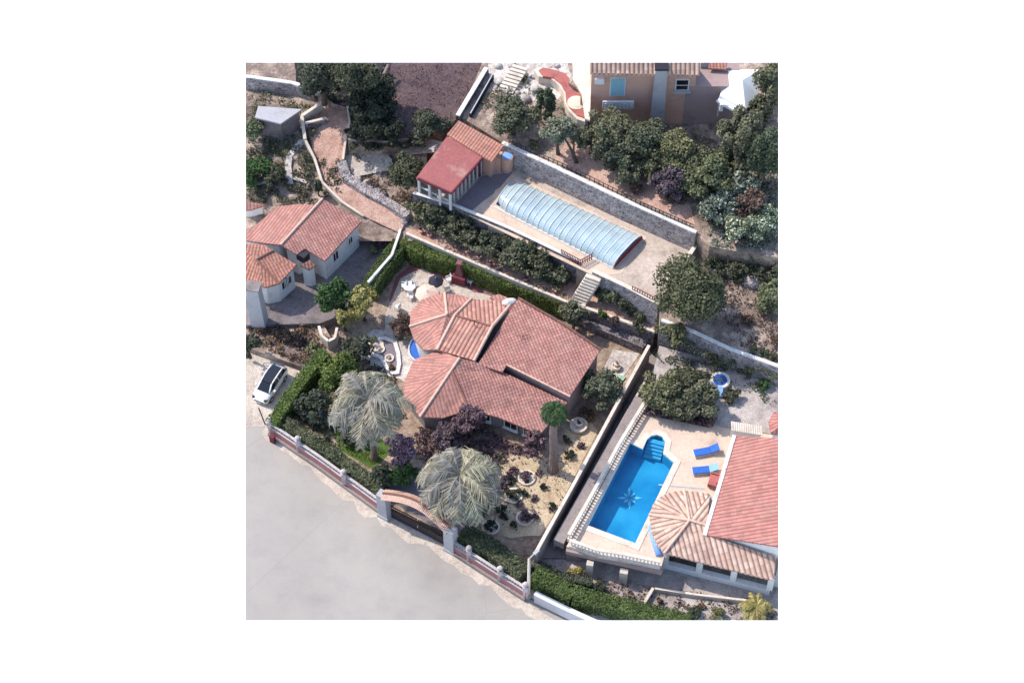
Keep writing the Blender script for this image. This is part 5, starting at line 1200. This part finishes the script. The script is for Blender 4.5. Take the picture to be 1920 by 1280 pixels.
# sun loungers
def lounger(x, y, z, rz, label, head):
    b = P(x, y, z); root = empty('sun_lounger', b, label, 'sun lounger', 'sun loungers on the pool deck'); ca, sa = math.cos(rz), math.sin(rz)
    rot = lambda u, v, w_: b + Vector((u*ca - v*sa, u*sa + v*ca, w_))
    m = MB(); m.box(rot(-.35,0,.36), (1.5,.72,.12), rz); m.build('mattress', M['blue'], root, bevel=.04)

    m = MB(); a = [rot(.4,-.36,.32), rot(.4,.36,.32), rot(1.15,.36,.68), rot(1.15,-.36,.68)]; m.add(a + [p + Vector((0,0,.12)) for p in a], [(0,1,2,3), (4,7,6,5), (0,4,5,1), (1,5,6,2), (2,6,7,3), (3,7,4,0)]); m.build('backrest', head, root)
    m = MB(); m.box(rot(-.1,0,.27), (2.1,.76,.05), rz); m.build('frame', M['plaster'], root)
    for sx in (-1.0,.8):
        for sy in (-.32,.32): m = MB(); m.box(rot(sx,sy,.12), (.06,.06,.25), rz); m.build('leg', M['plaster'], root)
lounger(1323, 849, 3.2, R(12), 'all blue sun lounger on the peach pool deck', M['blue'])
lounger(1321, 884, 3.2, R(6), 'blue sun lounger with a pale blue backrest, nearer the round porch', M['lblue'])
b = P(1338, 905, 3.2); root = empty('armchair', b, 'coral red armchair beside the white gutter of the right villa', 'armchair')
m = MB(); m.box(b + Vector((0,0,.3)), (.9,1.3,.4), R(-18)); m.build('seat', M['redpave'], root, bevel=.06); m = MB(); m.box(b + Vector((.45,.1,.6)), (.2,1.3,.7), R(-18)); m.build('backrest', M['redpave'], root, bevel=.05)
for s_ in (-.6,.6): m = MB(); m.box(b + Vector((s_*.3,s_,.5)), (.9,.16,.35), R(-18)); m.build('armrest', M['redpave'], root, bevel=.04)
m = MB(); q = [P(1265,912,3.23), P(1352,912,3.23)]; m.beam(P(1235,908,3.24), P(1320,915,3.24), .12, .03); props(m.build('drain_channel', M['grey_metal']), 'thin grey drain channel across the deck above the round porch', 'drain')
m = MB(); m.tube([P(1222,985,3.3), P(1226,1010,3.3), P(1236,1040,3.3)], .3, 8); props(m.build('rolled_cover', M['lblue'], smooth=True), 'pale blue rolled pool cover against the round porch', 'pool cover')
m = MB(); m.prism([P(1150,712,.75), P(1158,700,.75), P(1174,706,.75), P(1164,718,.75)], .65); props(m.build('green_mat', M['lgreen']), 'pale green mat on the paving right of the central villa', 'mat')
# white awning at the upper villa
aw = empty('awning', P(1385,215,8.4), 'bright white canvas awning on the terrace right of the upper villa', 'awning')
ca_ = (1392,150,14.6); cr_ = [(1350,180,13.0), (1362,131,13.6), (1426,131,13.6), (1420,178,13.2), (1398,206,12.8)]
m = MB(); pc = P(*ca_); rp2 = [P(*p) for p in cr_]; m.add([pc] + rp2, [(0, 1+k, 1+(k+1) % 5) for k in range(5)]); m.add(rp2 + [p - Vector((0,0,.25)) for p in rp2], [(k, 5+k, 5+(k+1) % 5, (k+1) % 5) for k in range(5)])
m.build('canopy', M['wcanvas'], aw)
for p in rp2: m = MB(); m.tube([p - Vector((0,0,.05)), Vector((p.x, p.y, 10.2))], .06, 8); m.build('pole', M['plaster'], aw)
m = MB(); m.beam(P(1346,186,12.7), P(1396,212,12.7), .5, .25); m.beam(P(1350,192,12.3), P(1394,216,12.3), .3, .15); m.build('valance', M['wcanvas'], aw)
c = P(1388,235,9.5); m = MB(); m.prism([P(1345,190,11.2), P(1362,140,11.2), P(1428,138,11.2), P(1420,190,11.2), P(1396,222,11.2)], 8.35); props(m.build('terrace_block', M['mauvep']), 'peach terrace block carrying the white awning', 'terrace')  # peach block coloured mauve to carry the shadow on it
# wall below the terrace towards the grove
# street pole
b = P(991, 1118, 0); root = empty('street_pole', b, 'tall pale street pole at the end of the short front wall', 'pole')
m = MB(); m.tube([b - Vector((0,0,.1)), b + Vector((0,0,6.6))], [.16,.11], 12); m.build('shaft', M['coping'], root, smooth=True)
m = MB(); m.lathe(b, [(.26,0), (.26,.3), (.17,.36)], 12); m.build('base', M['plaster_g'], root)
m = MB(); m.tube([b + Vector((-.05,0,6.55)), b + Vector((.5,.5,6.75))], .06, 8); m.box(b + Vector((.6,.6,6.78)), (.55,.28,.12), R(45)); m.build('lamp_head', M['plaster_g'], root)
m = MB(); m.lathe(P(880,1056,.02), [(.22,0), (.22,.02), (.05,.021)], 16); props(m.build('drain_cover', M['dark_metal']), 'small dark drain cover on the road below the gate', 'drain cover')
b = P(497, 795, 0); root = empty('leaning_post', b, 'thin dark post leaning over the corner of the front wall', 'post')
m = MB(); m.tube([b, b + Vector((-.35,.2,2.4))], .06, 8); m.build('shaft', M['dark_metal'], root)
# small steps and curved wall near the yellow trees
cw = [(598,612), (604,630), (616,640), (628,634), (632,615)]
wall_line('curved_wall', cw, 1.9, 1.4, .22, M['cream'], 'curved cream wall of a small turret bed below the yellow trees', 'wall', M['coping'], .26)
# electricity box and clutter by the road wall
m = MB(); m.box(P(512,828,0) + Vector((0,0,.5)), (.5,.35,1.0), R(-32)); props(m.build('meter_box', M['maroon'], bevel=.02), 'small maroon meter box at the left foot of the front wall', 'box')

# ---------------------------------------------------------------- the white car
def car():
    c = P(507, 727, 0.02); hd = (P(489,752,0.02) - P(527,694,0.02)); rz = math.atan2(hd.y, hd.x)
    root = empty('parked_car', c, 'white parked car with a dark glass roof beside the clipped hedge', 'car'); ca, sa = math.cos(rz), math.sin(rz)
    rot = lambda u, v, w_: c + Vector((u*ca - v*sa, u*sa + v*ca, w_))
    # stations along the length: u, half width, sill z, belt z
    S = [(-2.12,.62,.45,.80), (-2.02,.80,.30,.95), (-1.6,.88,.24,1.02), (-.8,.90,.22,1.02), (.2,.90,.22,1.0), (1.0,.89,.22,.97), (1.6,.86,.25,.88), (1.98,.74,.32,.74), (2.1,.55,.42,.60)]
    m = MB(); vs = []
    for u, w_, z0, z1 in S:
        for v, z in ((-w_*.9,z0), (-w_,lerp(z0,z1,.35)), (-w_,lerp(z0,z1,.75)), (-w_*.9,z1), (-w_*.45,z1+.05), (w_*.45,z1+.05), (w_*.9,z1), (w_,lerp(z0,z1,.75)), (w_,lerp(z0,z1,.35)), (w_*.9,z0)): vs.append(rot(u, v, z))
    n = 10; m.add(vs, [(i*n+k, i*n+(k+1) % n, (i+1)*n+(k+1) % n, (i+1)*n+k) for i in range(len(S)-1) for k in range(n)] + [tuple(range(n)), tuple((len(S)-1)*n + k for k in reversed(range(n)))])
    bd = m.build('body', M['paint'], root, smooth=True)
    G = [(-2.0,.74,.98,.72,1.0), (-1.65,.78,1.0,.58,1.42), (-.9,.80,1.0,.62,1.56), (-.2,.80,1.0,.62,1.56), (.45,.80,1.0,.58,1.48), (1.15,.76,.98,.70,1.0)]
    m = MB(); vs = []
    for u, w1, z1, w2, z2 in G:
        for v, z in ((-w1,z1), (-w2,z2-.06), (-w2*.85,z2), (w2*.85,z2), (w2,z2-.06), (w1,z1)): vs.append(rot(u, v, z))
    m.add(vs, [(i*6+k, i*6+k+1, (i+1)*6+k+1, (i+1)*6+k) for i in range(len(G)-1) for k in range(5)]); m.build('cabin', M['dglass'], root)
    for sg in (-1, 1):
        m = MB()
        for i in range(len(G)-1):
            a = rot(G[i][0], sg*G[i][3]*.93, G[i][4]+.01); b2 = rot(G[i+1][0], sg*G[i+1][3]*.93, G[i+1][4]+.01); m.tube([a, b2], .075, 6)
        m.build('roof_rail', M['paint'], root, smooth=True)
        for u in (-1.65, .45, -.55):
            pass
        m = MB(); m.tube([rot(-.5, sg*.60, 1.53), rot(-.5, sg*.81, 1.0)], .04, 6); m.build('pillar', M['paint'], root)
        m = MB(); m.box(rot(.75, sg*1.0, 1.08), (.2,.2,.14), rz); m.build('mirror', M['paint'], root, bevel=.03)
        m = MB(); m.box(rot(1.86, sg*.62, .74), (.35,.3,.14), rz + sg*-.35); m.build('headlight', M['dglass'], root, bevel=.03)
        m = MB(); m.box(rot(-2.03, sg*.64, .86), (.14,.26,.16), rz); m.build('tail_light', M['redpave'], root, bevel=.02)
        for u in (-1.32, 1.33):
            t = MB(); t.tube([rot(u, sg*.72, .33), rot(u, sg*.92, .33)], .33, 20); ty = t.build('tyre', M['black'], root)
            t = MB(); t.tube([rot(u, sg*.90, .33), rot(u, sg*.93, .33)], .2, 12); t.build('rim', M['grey_metal'], ty)
    m = MB(); m.box(rot(-1.75,0,1.22), (.1,1.15,.1), rz); m.build('rear_spoiler', M['paint'], root)
    m = MB(); a = [rot(-.12+k, v, 1.575) for k, v in ((-.9,-.5), (.55,-.5), (.55,.5), (-.9,.5))]; m.add(a + [p - Vector((0,0,.03)) for p in a], [(0,1,2,3), (7,6,5,4), (0,4,5,1), (1,5,6,2), (2,6,7,3), (3,7,4,0)]); m.build('glass_roof', M['dglass'], root)
    for uu, w_ in ((1.02,1.5), (-1.88,1.3)):
        pass
    for u in (-1.05, .0, .95):
        for sg in (-1, 1): m = MB(); m.box(rot(u, sg*.897, .68), (.02,.02,.62), rz); m.build('door_gap', M['black'], bd)
    m = MB(); m.box(rot(1.2,0,1.02), (.05,1.3,.03), rz); m.build('wiper_trim', M['black'], root)
    m = MB(); m.box(rot(2.06,0,.5), (.1,.9,.16), rz); m.build('grille', M['black'], root)
    m = MB(); m.box(rot(2.12,0,.42), (.02,.5,.11), rz); m.build('number_plate', M['plaster'], root)
car()

# ---------------------------------------------------------------- trim everything to the surveyed patch
bpy.context.view_layer.update()
def side_plane(pa, pb):
    a = P(*pa, 0) - CAMP; b = P(*pb, 0) - CAMP; n = a.cross(b).normalized()
    if n.dot(P(960, 640, 0) - CAMP) < 0: n = -n
    return n
planes = [side_plane((460.5,200), (460.5,1100)), side_plane((1459.5,200), (1459.5,1100)), side_plane((500,117.5), (1400,117.5)), side_plane((500,1162.5), (1400,1162.5))]
for o in list(bpy.data.objects):
    if o.type != 'MESH' or o.name == 'ground': continue
    mw = o.matrix_world; me = o.data; n = len(me.vertices); co = np.empty(n*3); me.vertices.foreach_get('co', co); co = co.reshape(-1,3)
    W = co @ np.array(mw.to_3x3()).T + np.array(mw.translation) - np.array(CAMP)
    cut = [p for p in planes if (W @ np.array(p)).min() < 0]
    if not cut: continue
    if any((W @ np.array(p)).max() <= 0 for p in cut): bpy.data.objects.remove(o); continue
    if me.users > 1: o.data = me = me.copy()
    for md in list(o.modifiers): o.modifiers.remove(md)
    bm = bmesh.new(); bm.from_mesh(me); inv = mw.inverted(); r3 = mw.to_3x3().transposed()
    for p in cut:
        r = bmesh.ops.bisect_plane(bm, geom=bm.verts[:] + bm.edges[:] + bm.faces[:], dist=1e-4, plane_co=inv @ CAMP, plane_no=r3 @ p, clear_inner=True)
        ed = [e for e in r['geom_cut'] if isinstance(e, bmesh.types.BMEdge)]
        if o.get('kind') == 'structure' and ed and len(bm.faces) < 3000:
            try: bmesh.ops.triangle_fill(bm, edges=ed, use_beauty=True)
            except Exception: pass
    bm.to_mesh(me); bm.free(); me.update()
    if not len(me.polygons): bpy.data.objects.remove(o)
for o in list(bpy.data.objects):
    if o.type == 'EMPTY' and not any(c.parent == o for c in bpy.data.objects): bpy.data.objects.remove(o)
